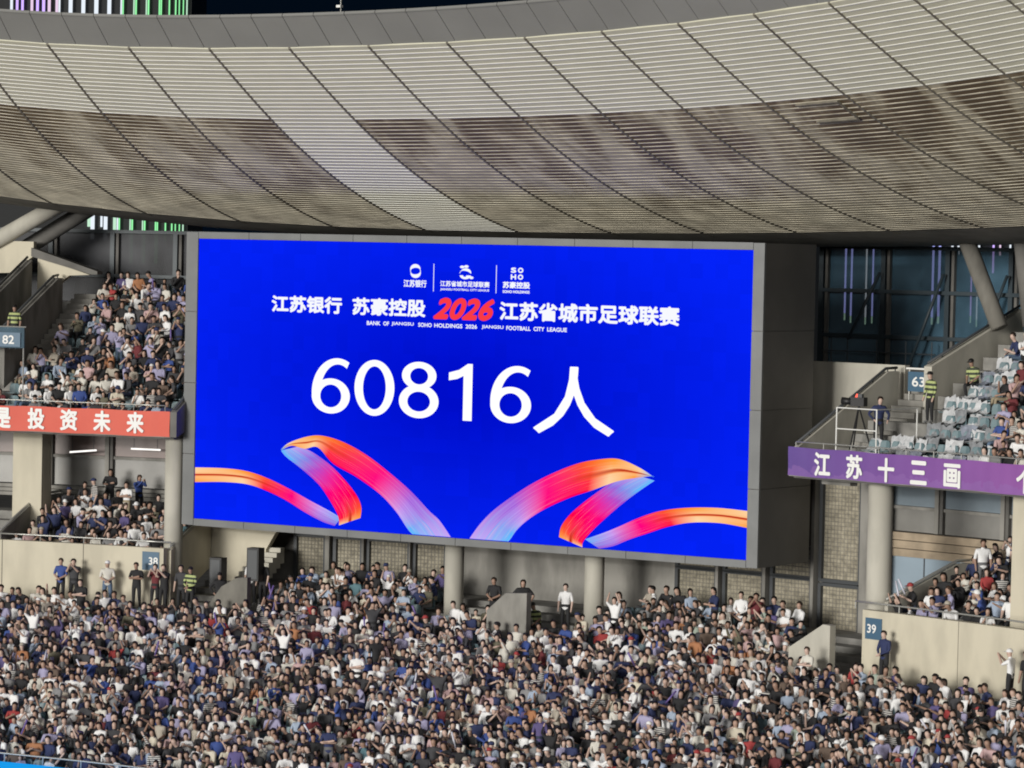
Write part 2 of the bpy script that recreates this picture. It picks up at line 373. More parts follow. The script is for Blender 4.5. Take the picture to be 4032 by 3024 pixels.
upL = upper('upper_stand', 'upper stand with seated crowd above the red banner', -24, -10.1, lambda k: (-24, -10.1))
upR = upper('upper_stand', 'upper stand with half empty littered rows above the purple banner', 11.4, 30, lambda k: (11.6 if k < 5 else 12.9, 30))
def mid(name, label, ta, tb):
    st = thing(name, P((ta+tb)/2, 74, -4), label, 'stand')
    for k in range(6):
        r = 72.5+.8*k; z = -2.0+.32*k
        bb = B(); bb.ring(r, r+.798 if k < 5 else 78, z-.6, z, ta, tb); bb.build('step', 'step', st)
    return st
midL = mid('middle_stand', 'shallow middle stand between the round column and the cream pier', -24, -10.4)
midR = mid('middle_stand', 'shallow middle stand behind the cream wall with sign 39', 14.2, 30)

# cream retaining walls
for (a, e, lab) in ((-24, -10.25, 'cream concrete retaining wall under the middle stand with people leaning'), (14.1, 31, 'cream concrete retaining wall carrying the blue sign 39')):
    t = thing('retaining_wall', P((a+e)/2, 72, -6), lab, 'wall')
    n = 5
    for i in range(n):
        bb = B(); x0 = a+(e-a)*i/n; x1 = a+(e-a)*(i+1)/n
        bb.ring(72.0, 72.3, -5.5, -1.16, x0+.012, x1-.012, 3); bb.build('panel', 'cream', t)
    bb = B(); bb.ring(72.03, 72.28, -5.4, -1.2, a+.1, e-.1, 12); bb.build('joint', 'concrete_dark', t)

def railing(lab, r, ztop, zbot, a, e, step=1.6, rad=.03, group=None, m_='steel'):
    t = thing('railing', P((a+e)/2, r, zbot), lab, 'railing', group)
    bb = B(); bb.tube(arc(r, ztop, a, e, .8), rad, 8); bb.build('handrail', m_, t, True)
    n = int(abs(e-a)/step)+1
    for i in range(n+1):
        th = a+(e-a)*i/n; bb = B(); bb.tube([P(th, r, zbot), P(th, r, ztop)], rad*.75, 6); bb.build('post', m_, t)
    return t
railing('steel handrail along the top of the cream wall with people leaning', 72.15, -.93, -1.16, -16.0, -10.1)
railing('steel handrail along the top of the cream wall with sign 39', 72.15, -.93, -1.16, 13.75, 26)
railing('thin steel handrail above the red banner', 72.12, 4.25, 4.0, -20, -10.35, 1.15, .022)
railing('thin steel handrail above the purple banner', 72.12, 4.2, 4.0, 11.55, 26, 1.0, .022)
railing('steel handrail in front of the lowest seats above the blue board', 56.7, -6.9, -8.0, -14, 36, 1.6, .032)
bb = B(); bb.ring(55.4, 55.55, -9.3, -6.98, -20, 30); tag(bb.build('advertising_board', 'board_blue'), 'bright blue glowing board along the foot of the lower stand', 'board')

# ------------------------------------------------------------------ banners
def banner(lab, a, e, m_, chars, z0=3.07, z1=4.03):
    t = thing('banner', P((a+e)/2, 71.96, z0), lab, 'banner')
    bb = B(); nn = int((e-a)*14); VS = []
    for i in range(nn+1):
        th = a+(e-a)*i/nn; rp_ = 71.962+.010*math.sin(th*5.3)+.006*math.sin(th*13.1+1)
        for q in range(5): VS.append(P(th, rp_+.012*math.sin(q*1.4+th*2.2), z0+(z1-z0)*q/4+.012*math.sin(th*2.9)))
    bb.add(VS, [(i*5+q, (i+1)*5+q, (i+1)*5+q+1, i*5+q+1) for i in range(nn) for q in range(4)]); bb.build('cloth', m_, t, True)
    for ch, th, z, w_, h_ in chars:
        x, y, zz = P(th, 71.915, z)
        place_text(ch, x, y, zz, w_, h_, -R_(th), t, 'white_paint', .032, name='character')
banner('red cloth banner with large white characters on the stand front', -24, -10.12, 'banner_red',
       [('是', -15.79, 3.55, .72, .80), ('投', -14.65, 3.57, .72, .82), ('资', -13.54, 3.57, .74, .82), ('未', -12.41, 3.57, .74, .82), ('来', -11.28, 3.57, .74, .82)])
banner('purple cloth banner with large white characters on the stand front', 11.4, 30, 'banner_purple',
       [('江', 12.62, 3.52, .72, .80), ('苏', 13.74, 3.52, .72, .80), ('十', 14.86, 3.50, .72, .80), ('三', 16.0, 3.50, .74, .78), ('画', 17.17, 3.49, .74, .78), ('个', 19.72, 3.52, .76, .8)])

# ------------------------------------------------------------------ columns and piers
def column(lab, th, r, rad, z0, z1, m_):
    bb = B(); x, y, _ = P(th, r, 0); bb.tube([(x, y, z0+ZO), (x, y, z1+ZO)], rad, 28)
    o = bb.build('column', m_, None, True); o.data.polygons[-1].use_smooth = False; o.data.polygons[-2].use_smooth = False
    return tag(o, lab, 'column')
column('round pale concrete column beside the screen under the red banner end', -10.35, 72.95, .36, -4.6, 2.98, 'cream_grey')
column('round pale concrete column beside sign 39 under the purple banner', 13.8, 73.2, .42, -4.6, 2.98, 'cream_grey')
column('round concrete column under the screen beside the glass block windows', -1.25, 74, .36, -3.6, -.02, 'cream_grey')
column('round concrete column under the screen between two plain wall bays', 3.54, 74, .36, -3.6, -.02, 'cream_grey')
for a, e, r, z0, lab in ((-16.55, -15.6, 75, -2.5, 'square cream pier under the red banner'), (18.2, 19.2, 73.4, -2.5, 'square cream pier under the purple banner')):
    bb = B(); bb.ring(r, r+.9, z0, 2.98, a, e, 2); tag(bb.build('pier', 'cream'), lab, 'pier')

# ------------------------------------------------------------------ back wall under the screen, glass block windows
bw = thing('back_wall', P(1.5, 77, -4), 'grey concrete back wall with glass block windows under the screen', 'wall')
bb = B(); bb.ring(77.12, 77.5, -4, 2.97, -10.3, 11.3, 20); bb.build('wall', 'concrete_dark', bw)
for a, e in ((-3.0, 4.7),):
    bb = B(); bb.ring(77.0, 77.118, -4, .6, a, e, 8); bb.build('plaster', 'concrete', bw)
blk = B(); s = .066; v = [(-s, 0, -s), (s, 0, -s), (s, 0, s), (-s, 0, s), (-s*.62, -.02, -s*.62), (s*.62, -.02, -s*.62), (s*.62, -.02, s*.62), (-s*.62, -.02, s*.62)]
blk.add(v, [(0, 1, 5, 4), (1, 2, 6, 5), (2, 3, 7, 6), (3, 0, 4, 7), (4, 5, 6, 7)]); BLK = blk.mesh('block', 'block')
nblk = 0
wins = [(9.48, 10.69, -3.6, -1.12), (9.48, 10.69, -.86, 2.6), (7.89, 9.1, -3.2, -1.0), (6.32, 7.51, -3.0, -1.0), (4.74, 5.95, -2.9, -1.0), (7.89, 9.1, -.85, .1), (6.32, 7.51, -.85, .1),
        (4.74, 5.95, -.85, .1), (-6.6, -5.81, -2.9, -.85), (-7.9, -7.02, -2.9, -.85), (-5.5, -4.24, -2.9, -.85), (-3.96, -3.03, -2.9, -.85), (-6.6, -5.81, -.6, .1), (-7.9, -7.02, -.6, .1), (-5.5, -4.24, -.6, .1), (-3.96, -3.03, -.6, .1)]
for a, e, z0, z1 in wins:
    fr = B()
    for q in ((a-.1, a, z0-.1, z1+.1), (e, e+.1, z0-.1, z1+.1)): fr.ring(76.95, 77.12, q[2], q[3], q[0], q[1], 1)
    fr.ring(76.95, 77.12, z1, z1+.12, a, e, 2); fr.ring(76.95, 77.12, z0-.12, z0, a, e, 2)
    wd = fr.build('window', 'steel_dark', bw)
    g = B(); g.ring(77.09, 77.118, z0, z1, a, e, 2); g.build('grout', 'concrete_dark', wd)
    dth = math.degrees(.142/77); nx = max(1, int((e-a)/dth)); nz = max(1, int((z1-z0)/.142)); st = B()
    for i in range(nx):
        th = a+(e-a)*(i+.5)/nx
        for j in range(nz):
            z = z0+(z1-z0)*(j+.5)/nz; x, y, zz = P(th, 77.088, z)
            if nblk < 300 and not (a > 9 and z0 < -2 and j < 5):
                o = bpy.data.objects.new('block', BLK); COL.objects.link(o); o.location = (x, y, zz); o.rotation_euler = (0, 0, -R_(th))
                o.parent = wd; o.matrix_parent_inverse = WINV(wd); nblk += 1
            else:
                c, s_ = math.cos(-R_(th)), math.sin(-R_(th))
                st.add([(x+p[0]*c-p[1]*s_, y+p[0]*s_+p[1]*c, zz+p[2]) for p in v], [(0, 1, 5, 4), (1, 2, 6, 5), (2, 3, 7, 6), (3, 0, 4, 7), (4, 5, 6, 7)])
    if st.v: o = st.build('block_field', 'block', wd); o['kind'] = 'stuff'
for a, e in ((-6.98, -6.64), (-5.77, -5.54), (-4.2, -4.0), (5.99, 6.28), (7.55, 7.85), (9.14, 9.44), (10.75, 11.2)):
    bb = B(); bb.ring(76.75, 77.119, -4, 2.96, a+.1, e-.1 if e-a > .25 else e-.06, 1); bb.build('pilaster', 'concrete', bw)

# ------------------------------------------------------------------ walls behind the middle stands
def mid_wall(lab, a, e, posts, pane_mats, z_beam, low_panel, beam_m):
    t = thing('glazed_wall', P((a+e)/2, 78, -2), lab, 'wall')
    z0, z1 = z_beam
    for i, zz in enumerate(np.linspace(z0, z1, 4)[:-1]):
        h = (z1-z0)/3; bb = B(); bb.ring(77.95-.03*i, 78.2, zz, zz+h-.03, a, e); bb.build('beam', beam_m, t)
    if low_panel:
        bb = B(); bb.ring(78.05, 78.2, -2.2, z0-.004, a, e); bb.build('panel', 'panel_paleblue', t)
        for th in np.arange(a+1.5, e, 2.1): bb = B(); bb.ring(78.02, 78.05, -2.2, z0-.01, th, th+.03, 1); bb.build('joint', 'steel_dark', t)
    ed = [a]+posts+[e]
    for i in range(len(ed)-1):
        for j, (za, zb) in enumerate(((z1+.01, 1.72), (1.85, 2.96))):
            bb = B(); bb.ring(78.08, 78.12, za, zb, ed[i]+.06, ed[i+1]-.06, 2); bb.build('pane', pane_mats[j], t)
    for p in posts:
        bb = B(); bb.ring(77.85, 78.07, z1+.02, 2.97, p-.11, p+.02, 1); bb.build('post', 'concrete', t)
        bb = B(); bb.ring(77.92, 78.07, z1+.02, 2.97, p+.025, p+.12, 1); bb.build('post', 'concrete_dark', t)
    bb = B(); bb.ring(77.98, 78.078, 1.73, 1.84, a, e); bb.build('transom', 'concrete', t)
mid_wall('glazed wall with brown panes behind the middle stand, red banner above', -24, -10.4, [-20.0, -18.2, -16.4, -14.45, -12.4], ('pane_grey', 'pane_red'), (.12, .62), False, 'concrete')
mid_wall('glazed wall with bluish panes over brown beams, purple banner above', 10.7, 30, [12.72, 14.86, 17.0, 19.1], ('pane_grey', 'pane_blue'), (.08, .95), True, 'beam_brown')
for th0, z0, th1, z1 in ((-15.54, 1.98, -14.68, 2.1), (-13.55, 2.22, -12.6, 2.22)):
    t = thing('tube_lamp', P(th0, 77.4, z0), 'lit white tube lamp hanging before the brown panes', 'lamp', 'tube lamps under the red banner')
    bb = B(); bb.tube([P(th0, 77.4, z0), P(th1, 77.4, z1)], .035, 8); bb.build('tube', 'tube_light', t)
    for q in (.1, .9):
        p = Vector(P(th0, 77.4, z0)).lerp(Vector(P(th1, 77.4, z1)), q); bb = B(); bb.tube([p, p+Vector((0, 0, 2.97+ZO-p.z))], .012, 5); bb.build('hanger', 'steel_dark', t)

# ------------------------------------------------------------------ stair walls and parapets
def wall_thing(name, lab, cat, builder, m_, extra=None):
    bb = B(); builder(bb); return tag(bb.build(name, m_), lab, cat)
def rail_wall(lab, th, pts, dth, m_, rail_h=.12, name='parapet', top_m='steel_dark'):
    t = thing(name, P(th, pts[0][0], pts[0][1]-1.5), lab, 'wall')
    bb = B(); bb.radial([(pts[0][0], max(pts[0][1]-2.2, 3.07 if pts[0][1] > 2 else -9))]+pts+[(pts[-1][0], max(pts[-1][1]-2.2, 3.07 if pts[0][1] > 2 else -9))], th, dth, 0); bb.build('wall', m_, t)
    bb = B(); bb.tube([P(th+dth/2, r, z+rail_h) for r, z in pts], .05, 8); bb.build('handrail', top_m, t, True)
    for i in range(len(pts)-1):
        for q in (.15, .85):
            r = pts[i][0]*(1-q)+pts[i+1][0]*q; z = pts[i][1]*(1-q)+pts[i+1][1]*q
            bb = B(); bb.tube([P(th+dth/2, r, z), P(th+dth/2, r, z+rail_h)], .025, 6); bb.build('post', top_m, t)
    return t
rail_wall('sloping beige stair wall rising from the purple banner end', 11.5, [(72.3, 4.0), (77, 6.5), (77.6, 6.52)], -.16, 'cream_grey')
rail_wall('sloping beige parapet climbing to the raking columns above sign 63', 12.8, [(77.2, 6.75), (82.2, 8.75)], -.25, 'cream_grey')
rail_wall('dark sloping parapet at the red banner end beside the screen', -10.12, [(72.0, 4.02), (77, 6.7)], .22, 'concrete_dark')
rail_wall('grey sloping stair wall beside the guard and sign 82', -16.75, [(74.6, 6.75), (79.6, 8.85), (80.1, 8.9)], -.3, 'concrete')
rail_wall('outer grey stair wall below the cream panel', -17.7, [(74.4, 7.3), (80, 9.6)], -.3, 'concrete')
rail_wall('sloping grey parapet of the middle stand behind the tube lamps', -15.95, [(72.4, -.95), (76, .28), (77.9, .28)], -.1, 'concrete', .1, 'parapet', 'steel')
rail_wall('sloping beige parapet of the middle stand beside sign 39', 14.35, [(72.9, -.95), (76.4, .18), (77.9, .18)], -.12, 'cream_grey', .1, 'parapet', 'steel')
wall_thing('landing_wall', 'plain beige landing wall behind the cameraman', 'wall', lambda b_: b_.ring(78.0, 78.25, 3.1, 6.72, 5.5, 11.45, 4), 'cream_grey')
wall_thing('cream_wall', 'pale cream wall panel high beside the left stair walls', 'wall', lambda b_: b_.poly([(-24, 8.8), (-18.6, 9.05), (-17.85, 9.75), (-17.85, 10.35), (-24, 10.42)], 80.6, .3), 'cream')
wall_thing('cream_gusset', 'pale cream triangular wall under the dark sloping beam', 'wall', lambda b_: b_.poly([(-17.65, 8.2), (-17.1, 8.5), (-16.65, 9.0), (-16.0, 9.05), (-17.65, 9.72)], 80.4, .3), 'cream')
wall_thing('sloping_beam', 'dark sloping beam above the cream triangular wall', 'beam', lambda b_: b_.poly([(-17.8, 9.75), (-15.9, 9.07), (-15.7, 9.07), (-15.7, 9.2), (-17.8, 10.1)], 80.2, .5), 'concrete_dark')
st = thing('stairs', P(-16.3, 75, 4.5), 'grey concrete stairs climbing beside the seated crowd', 'stairs')
for k in range(6, 22):
    r = 73.6+.36*k; z = 4.05+.2*k; bb = B(); bb.ring(r, r+.37, z-.6, z, -16.72, -16.05, 1); bb.build('step', 'concrete', st)
st = thing('stairs', P(12.2, 75, 3.5), 'concrete stairs behind the television camera', 'stairs')
for k in range(18):
    r = 73.4+.36*k; z = 3.35+.2*k; bb = B(); bb.ring(r, r+.37, z-.6, z, 11.62, 12.6, 1); bb.build('step', 'concrete', st)
# low stair blocks rising through the lower stand
wall_thing('stair_block', 'concrete stair block between the two round columns', 'wall', lambda b_: b_.poly([(1.4, -4.4), (2.8, -4.4), (2.8, -1.72), (2.05, -1.78), (1.4, -2.45)], 71.2, .28), 'concrete')
wall_thing('stair_block', 'beige sloping stair block below the tall glass block window', 'wall', lambda b_: b_.poly([(12.1, -4.4), (13.55, -4.4), (13.55, -1.72), (13.3, -1.7), (12.1, -2.6)], 71.2, .28), 'cream_grey')
wall_thing('stair_block', 'curved grey stair block beside the black loudspeakers', 'wall', lambda b_: b_.poly([(-8.2, -4.2), (-6.9, -4.2), (-6.9, -1.95), (-7.3, -2.0), (-7.8, -2.35), (-8.2, -3.0)], 71.0, .28), 'concrete_mid')
wall_thing('passage_wall', 'cream sloping passage wall right under the screen corner', 'wall', lambda b_: b_.poly([(-10.2, -4), (-8.35, -4), (-8.35, -1.3), (-7.6, .3), (-10.2, .3)], 75.6, .3), 'cream')
rail_wall('sloping cream side wall behind the round column under the screen corner', -10.28, [(72.35, -1.25), (75.55, .1)], .12, 'cream', .12, 'parapet', 'steel')
st = thing('stairs', P(-7.9, 74, -3), 'pale concrete stairs behind the black loudspeakers', 'stairs')
for k in range(9):
    r = 73.4+.3*k; z = -2.6+.17*k; bb = B(); bb.ring(r, r+.31, z-.6, z, -8.7, -7.95, 1); bb.build('step', 'cream_grey', st)
for th, r, z, h, lab in ((-8.75, 72.6, -2.6, 1.15, 'black loudspeaker tower beside the cream passage wall'), (-7.75, 73.2, -2.3, 1.25, 'black loudspeaker tower beside the glass block windows')):
    t = thing('loudspeaker', P(th, r, z), lab, 'loudspeaker')
    bb = B(); bb.ring(r, r+.45, z, z+h, th-.2, th+.2, 1); bb.build('cabinet', 'black', t)
    bb = B(); bb.ring(r-.02, r-.004, z+.08, z+h-.08, th-.16, th+.16, 1); bb.build('grille', 'steel_dark', t)

# ------------------------------------------------------------------ glazing behind the upper stands
def curtain(lab, a, e, mull, trans, gl, top_beam):
    t = thing('curtain_wall', P((a+e)/2, 84, 6), lab, 'glass wall')
    for i in range(len(mull)-1):
        for j in range(len(trans)-1):
            bb = B(); bb.ring(84.06, 84.09, trans[j]+.07, trans[j+1]-.07, mull[i]+.1, mull[i+1]-.1, 2); bb.build('pane', gl, t)
    for q in mull:
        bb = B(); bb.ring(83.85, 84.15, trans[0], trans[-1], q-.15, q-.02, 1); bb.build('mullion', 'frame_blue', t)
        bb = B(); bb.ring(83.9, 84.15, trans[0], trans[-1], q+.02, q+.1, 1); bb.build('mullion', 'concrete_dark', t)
    for zz in trans: bb = B(); bb.ring(83.8, 84.16, zz-.07, zz+.07, mull[0]-.1, mull[-1]+.1); bb.build('transom', 'frame_blue', t)
    return t
cwR = curtain('dark blue glass wall beside the screen above the landing', 5, 16, [5.75, 7.65, 9.62, 11.55, 13.5, 15.5, 17.5], [6.35, 7.53, 9.2, 10.82], 'glass_teal', 0)
cwL = curtain('dark grey glass wall above the seated crowd under the left roof', -22, -10, [-22.2, -20.2, -18.2, -16.3, -14.35, -12.4, -10.4], [6.6, 9.0, 10.85], 'glass_grey', 0)
for th0, z0, th1, z1 in ((7.6, 9.9, 6.85, 7.4), (9.55, 9.9, 8.75, 6.5), (11.5, 9.9, 10.7, 6.6)):
    bb = B(); bb.tube([P(th0, 83.6, z0), P(th1, 83.2, z1)], .06, 8); bb.build('strut', 'frame_blue', cwR, True)
bb = B(); bb.tube(arc(83.5, 6.95, 5.9, 9.4), .025, 6); bb.build('handrail', 'steel_dark', cwR)
for th in (6.2, 6.7, 7.6, 8.5, 9.3): bb = B(); bb.tube([P(th, 83.5, 6.4), P(th, 83.5, 7.4)], .022, 6); bb.build('post', 'steel_dark', cwR)
bb = B(); bb.ring(83.0, 84.4, 6.1, 6.4, 5.0, 12.9, 4); bb.build('sill', 'concrete_dark', cwR)
def rake(lab, a, b_, rad, m_='concrete'):
    bb = B(); bb.tube([a, b_], rad, 20); tag(bb.build('raking_column', m_, None, True), lab, 'column')
rake('thick raking column leaning against the dark glass above the beige parapet', P(11.85, 80.3, 11.5), P(13.1, 80.3, 8.1), .30, 'concrete_mid')
rake('dark raking column beyond the beige parapet', P(13.55, 80.6, 11.5), P(13.95, 80.6, 8.2), .33, 'concrete_dark')
rake('pale raking column brace under the roof above the cream panel', P(-19.6, 80.5, 9.9), P(-16.6, 80.5, 12.2), .34, 'cream_grey')
rake('dark raking column brace under the roof above the cream panel', P(-19.3, 81.6, 9.3), P(-15.9, 81.6, 12.2), .34, 'concrete_dark')

# ------------------------------------------------------------------ roof
CAMZ = 10.376
pr = np.array([0, 1, 2.2, 4, 6, 8.3, 10.8, 13.5, 16.2, 19, 22, 25]); pz = np.array([6.7, 6.08, 5.4, 4.4, 3.42, 2.42, 1.62, .95, .5, .32, .55, 1.2])
cf = np.polyfit(pr, pz, 6)
def prof(r): return float(np.polyval(cf, r))
def lift(th): return .0016*(th+1)**2 if th > -1 else .0012*abs(th+1)**2.4
def RP(th, r, dz=0): return P(th, 62+r, CAMZ+prof(r)+lift(th)+dz)
TH0, DTH = -.57, 3.08
ribs = [TH0+DTH*i for i in range(-7, 12)]
roof = thing('roof', P(4, 75, 18), 'sweeping stadium roof with slatted beige soffit above the screen', 'roof')
sr = np.linspace(0, 25, 2001); sz = np.polyval(cf, sr); sl = np.concatenate([[0], np.cumsum(np.hypot(np.diff(sr), np.diff(sz)))])
PITCH = .262
nst = int(np.interp(14.6, sr, sl)/PITCH); edge = [float(np.interp(i*PITCH, sl, sr)) for i in range(nst+1)]
border = 17
def strip(bb, t0, t1, r0_, r1_, mi):
    g = .045
    a, c = t0+g, t1-g; lw = .05
    def q(r, dz): return RP(a, r, dz), RP(c, r, dz)
    A0, A1 = q(r0_+.002, -.004); B0, B1 = q(r1_-lw, -.012); C0, C1 = q(r0_+.006, .05); D0, D1 = q(r1_-lw, .05)
    bb.hexa([A0, A1, B1, B0, C0, C1, D1, D0], mi)
    E0, E1 = q(r1_-lw+.001, -.026); F0, F1 = q(r1_-.001, -.020); G0, G1 = q(r1_-lw+.001, .05); H0, H1 = q(r1_-.001, .05)
    bb.hexa([E0, E1, F1, F0, G0, G1, H1, H0], mi+1)
CLEAN = 6    # the bay whose slats were renewed
lower = {}
for i in range(len(ribs)-1):
    for j in range(nst):
        clean = j < border or i == CLEAN
        if j < border and 2 <= i <= 18:
            bb = B(); strip(bb, ribs[i], ribs[i+1], edge[j], edge[j+1], 0); bb.build('slat', ['panel_clean', 'lip'], roof)
        else:
            k = ('c' if clean else 's'); bb = lower.setdefault(k, B()); strip(bb, ribs[i], ribs[i+1], edge[j], edge[j+1], 0)
o = lower['c'].build('clean_slat_field', ['panel_clean', 'lip'], roof); o['kind'] = 'stuff'; o['label'] = 'clean renewed slats running down to the roof underside'
o = lower['s'].build('stained_slat_field', ['panel_stained', 'lip_stained'], roof); o['kind'] = 'stuff'; o['label'] = 'brown stained lower slats'
for th in ribs:
    bb = B(); rs = np.linspace(0, 15.0, 40)
    for k in range(39):
        bb.hexa([RP(th-.038, rs[k], -.035), RP(th+.038, rs[k], -.035), RP(th+.038, rs[k+1], -.035), RP(th-.038, rs[k+1], -.035),
                 RP(th-.038, rs[k], .08), RP(th+.038, rs[k], .08), RP(th+.038, rs[k+1], .08), RP(th-.038, rs[k+1], .08)])
    bb.build('rib', 'rib', roof)
def sheet(fn, rs, ths):
    bb = B(); n = len(ths)
    vs = [fn(t, r) for r in rs for t in ths]
    bb.add(vs, [(i*n+j, i*n+j+1, (i+1)*n+j+1, (i+1)*n+j) for i in range(len(rs)-1) for j in range(n-1)]); return bb
THS = list(np.linspace(ribs[0], ribs[-1], 60))
sheet(lambda t, r: RP(t, r, .1), np.linspace(0, 15, 30), THS).build('shell', 'shell', roof, True)
sheet(lambda t, r: RP(t, r, -.02), np.linspace(14.55, 25, 24), THS).build('soffit', 'soffit', roof, True)
sheet(lambda t, r: P(t, 62+r, CAMZ+7.66+lift(t)-.03*(r+1)), [-1.02, 6, 14, 25], THS).build('top_sheet', 'fascia', roof)
sheet(lambda t, r: P(t, 87, CAMZ+(prof(25)+lift(t) if r < .5 else 6.9+lift(t))), [0, 1], THS).build('rear_fascia', 'fascia', roof)
st_ = 1.22; t = ribs[0]
while t < ribs[-1]:
    bb = B(); a, c = t+.012, t+st_-.012
    def fp(th, q, o): return P(th, 62-1.02*(1-q)+o*.5, CAMZ+6.72+lift(th)+.98*(1-q)+o)
    bb.hexa([fp(a, 1, 0), fp(c, 1, 0), fp(c, 0, 0), fp(a, 0, 0), fp(a, 1, .08), fp(c, 1, .08), fp(c, 0, .08), fp(a, 0, .08)])
    bb.build('fascia_panel', 'fascia', roof); t += st_
sheet(lambda th, q: P(th, 62-1.02*(1-q)+.06, CAMZ+6.72+lift(th)+.98*(1-q)+.03), [0, 1], THS).build('fascia_backing', 'shell', roof)
# loose access hatch hanging slightly below the slats
hx = B(); HT = (15.85, 17.45)
for (ra, rb, ta, tb) in ((4.05, 4.12, *HT), (5.0, 5.07, *HT), (4.05, 5.07, HT[1]-.06, HT[1])):
    hx.hexa([RP(ta, ra, -.09), RP(tb, ra, -.09), RP(tb, rb, -.09), RP(ta, rb, -.09), RP(ta, ra, .02), RP(tb, ra, .02), RP(tb, rb, .02), RP(ta, rb, .02)])
hx.build('hatch_frame', 'rib', roof)
t = thing('mast', P(1.05, 62.5, CAMZ+7.75), 'thin mast with a small lamp standing on the roof edge', 'mast')
bb = B(); bb.tube([P(1.05, 62.5, CAMZ+7.6), P(1.05, 62.5, CAMZ+11)], .02, 6); bb.build('pole', 'steel', t)
bb = B(); bb.ring(62.35, 62.5, CAMZ+8.05, CAMZ+8.13, .97, 1.13, 1); bb.build('lamp', 'white_paint', t)

# ================================================================== THE SCREEN
scr = thing('video_screen', (0, 1.8, ZO-.3), 'giant blue video screen reading 60816人 hung above the lower stand', 'screen')
HW, SH = 12.056, 10.6
L_, R2, T_, Bo = -12.62, 12.5, 10.86, -.27
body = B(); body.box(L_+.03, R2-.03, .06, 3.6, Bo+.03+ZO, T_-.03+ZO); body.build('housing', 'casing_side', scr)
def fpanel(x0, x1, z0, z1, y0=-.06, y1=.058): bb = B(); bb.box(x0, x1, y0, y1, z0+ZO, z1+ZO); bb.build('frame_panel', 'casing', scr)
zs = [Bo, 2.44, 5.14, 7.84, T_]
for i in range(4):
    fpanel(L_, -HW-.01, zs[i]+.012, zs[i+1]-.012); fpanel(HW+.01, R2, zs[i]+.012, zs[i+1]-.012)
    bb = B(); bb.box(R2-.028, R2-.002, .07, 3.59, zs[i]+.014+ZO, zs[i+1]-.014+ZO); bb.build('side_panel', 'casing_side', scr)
n = 10
for i in range(n):
    x0 = -HW+2*HW*i/n; x1 = -HW+2*HW*(i+1)/n
    fpanel(x0+.01, x1-.01, SH+.01, T_); fpanel(x0+.01, x1-.01, Bo, -.01)
bb = B(); bb.box(-HW, HW, -.005, .055, ZO+.0, ZO+SH); disp = bb.build('display', 'screen_blue', scr)
def scr_text(s, x0, x1, z0, z1, m_='led_letter', off=0, shear=0, name='lettering', y=-.012):
    return place_text(s, (x0+x1)/2, y, (z0+z1)/2+ZO, x1-x0, z1-z0, 0, disp, m_, off, shear, name)
scr_text('江苏银行', -8.56, -5.30, 7.93, 8.56, off=.04); scr_text('苏豪控股', -4.83, -1.55, 7.92, 8.57, off=.036)
scr_text('2026', -1.22, 1.46, 7.86, 8.66, 'led_red', .045, .35)
scr_text('江苏省城市足球联赛', 1.67, 9.17, 7.91, 8.59, off=.038)
for s_, x0, x1 in (('BANK', -4.16, -3.55), ('OF', -3.42, -3.16), ('JIANGSU', -3.05, -2.06), ('SOHO', -1.86, -1.26), ('HOLDINGS', -1.15, .08), ('2026', .22, .72), ('JIANGSU', .92, 1.86), ('FOOTBALL', 1.98, 3.02), ('CITY', 3.14, 3.60), ('LEAGUE', 3.72, 4.55)):
    scr_text(s_, x0, x1, 7.57, 7.72, off=.03)
def outline(name, loops, x0, x1, z0=4.25, z1=6.3):
    bb = B()
    for outer, inner, closed in loops:
        n_ = len(outer); V4 = [(x0+(x1-x0)*a, -.012, ZO+z0+(z1-z0)*c) for a, c in outer+inner]
        bb.add(V4, [(i, (i+1) % n_, (i+1) % n_+n_, i+n_) for i in range(n_ if closed else n_-1)])
    bb.build(name, 'led_digit', disp)
def ell(cx, cz, rx, rz, a0=0, a1=360, n=48):
    cl = a1-a0 >= 360
    return [(cx+rx*math.cos(R_(a0+(a1-a0)*i/n)), cz+rz*math.sin(R_(a0+(a1-a0)*i/n))) for i in range(n if cl else n+1)]
ZERO = [(ell(.5, .5, .5, .5), ell(.5, .5, .285, .385), True)]
EIGHT = [(ell(.5, .755, .435, .245), ell(.5, .745, .225, .145), True), (ell(.5, .30, .5, .30), ell(.5, .295, .285, .175), True)]
SIX = [(ell(.5, .317, .5, .317), ell(.5, .317, .275, .205), True), (ell(.66, .38, .66, .62, 62, 186), ell(.68, .36, .455, .53, 60, 186), False)]
outline('numeral', SIX, -6.61, -4.86); outline('numeral', ZERO, -4.66, -2.86); outline('numeral', EIGHT, -2.65, -.89); outline('numeral', SIX, 1.36, 3.11)
bb = B(); bb.add([(x, -.012, z+ZO) for x, z in ((.18, 4.25), (.57, 4.25), (.57, 6.3), (.36, 6.3), (-.02, 6.07), (-.46, 5.96), (-.46, 5.68), (-.1, 5.74), (.18, 5.86))], [tuple(range(9))]); bb.build('numeral', 'led_digit', disp)
scr_text('人', 3.22, 6.60, 3.95, 6.36, 'led_digit', .010, name='character')
scr_text('江苏银行', -2.55, -1.53, 9.0, 9.27, off=.03); scr_text('江苏省城市足球联赛', -.93, 1.22, 9.06, 9.27, off=.03)
scr_text('JIANGSU FOOTBALL CITY LEAGUE', -.92, 1.21, 8.9, 9.0, off=.03)
scr_text('苏豪控股', 1.79, 2.95, 9.06, 9.30, off=.04); scr_text('SOHO HOLDINGS', 1.79, 2.94, 8.89, 8.99, off=.04)
for x in (-1.22, 1.505):
    bb = B(); bb.box(x-.012, x+.012, -.014, -.010, 8.87+ZO, 9.87+ZO); bb.build('divider', 'led_letter', disp)
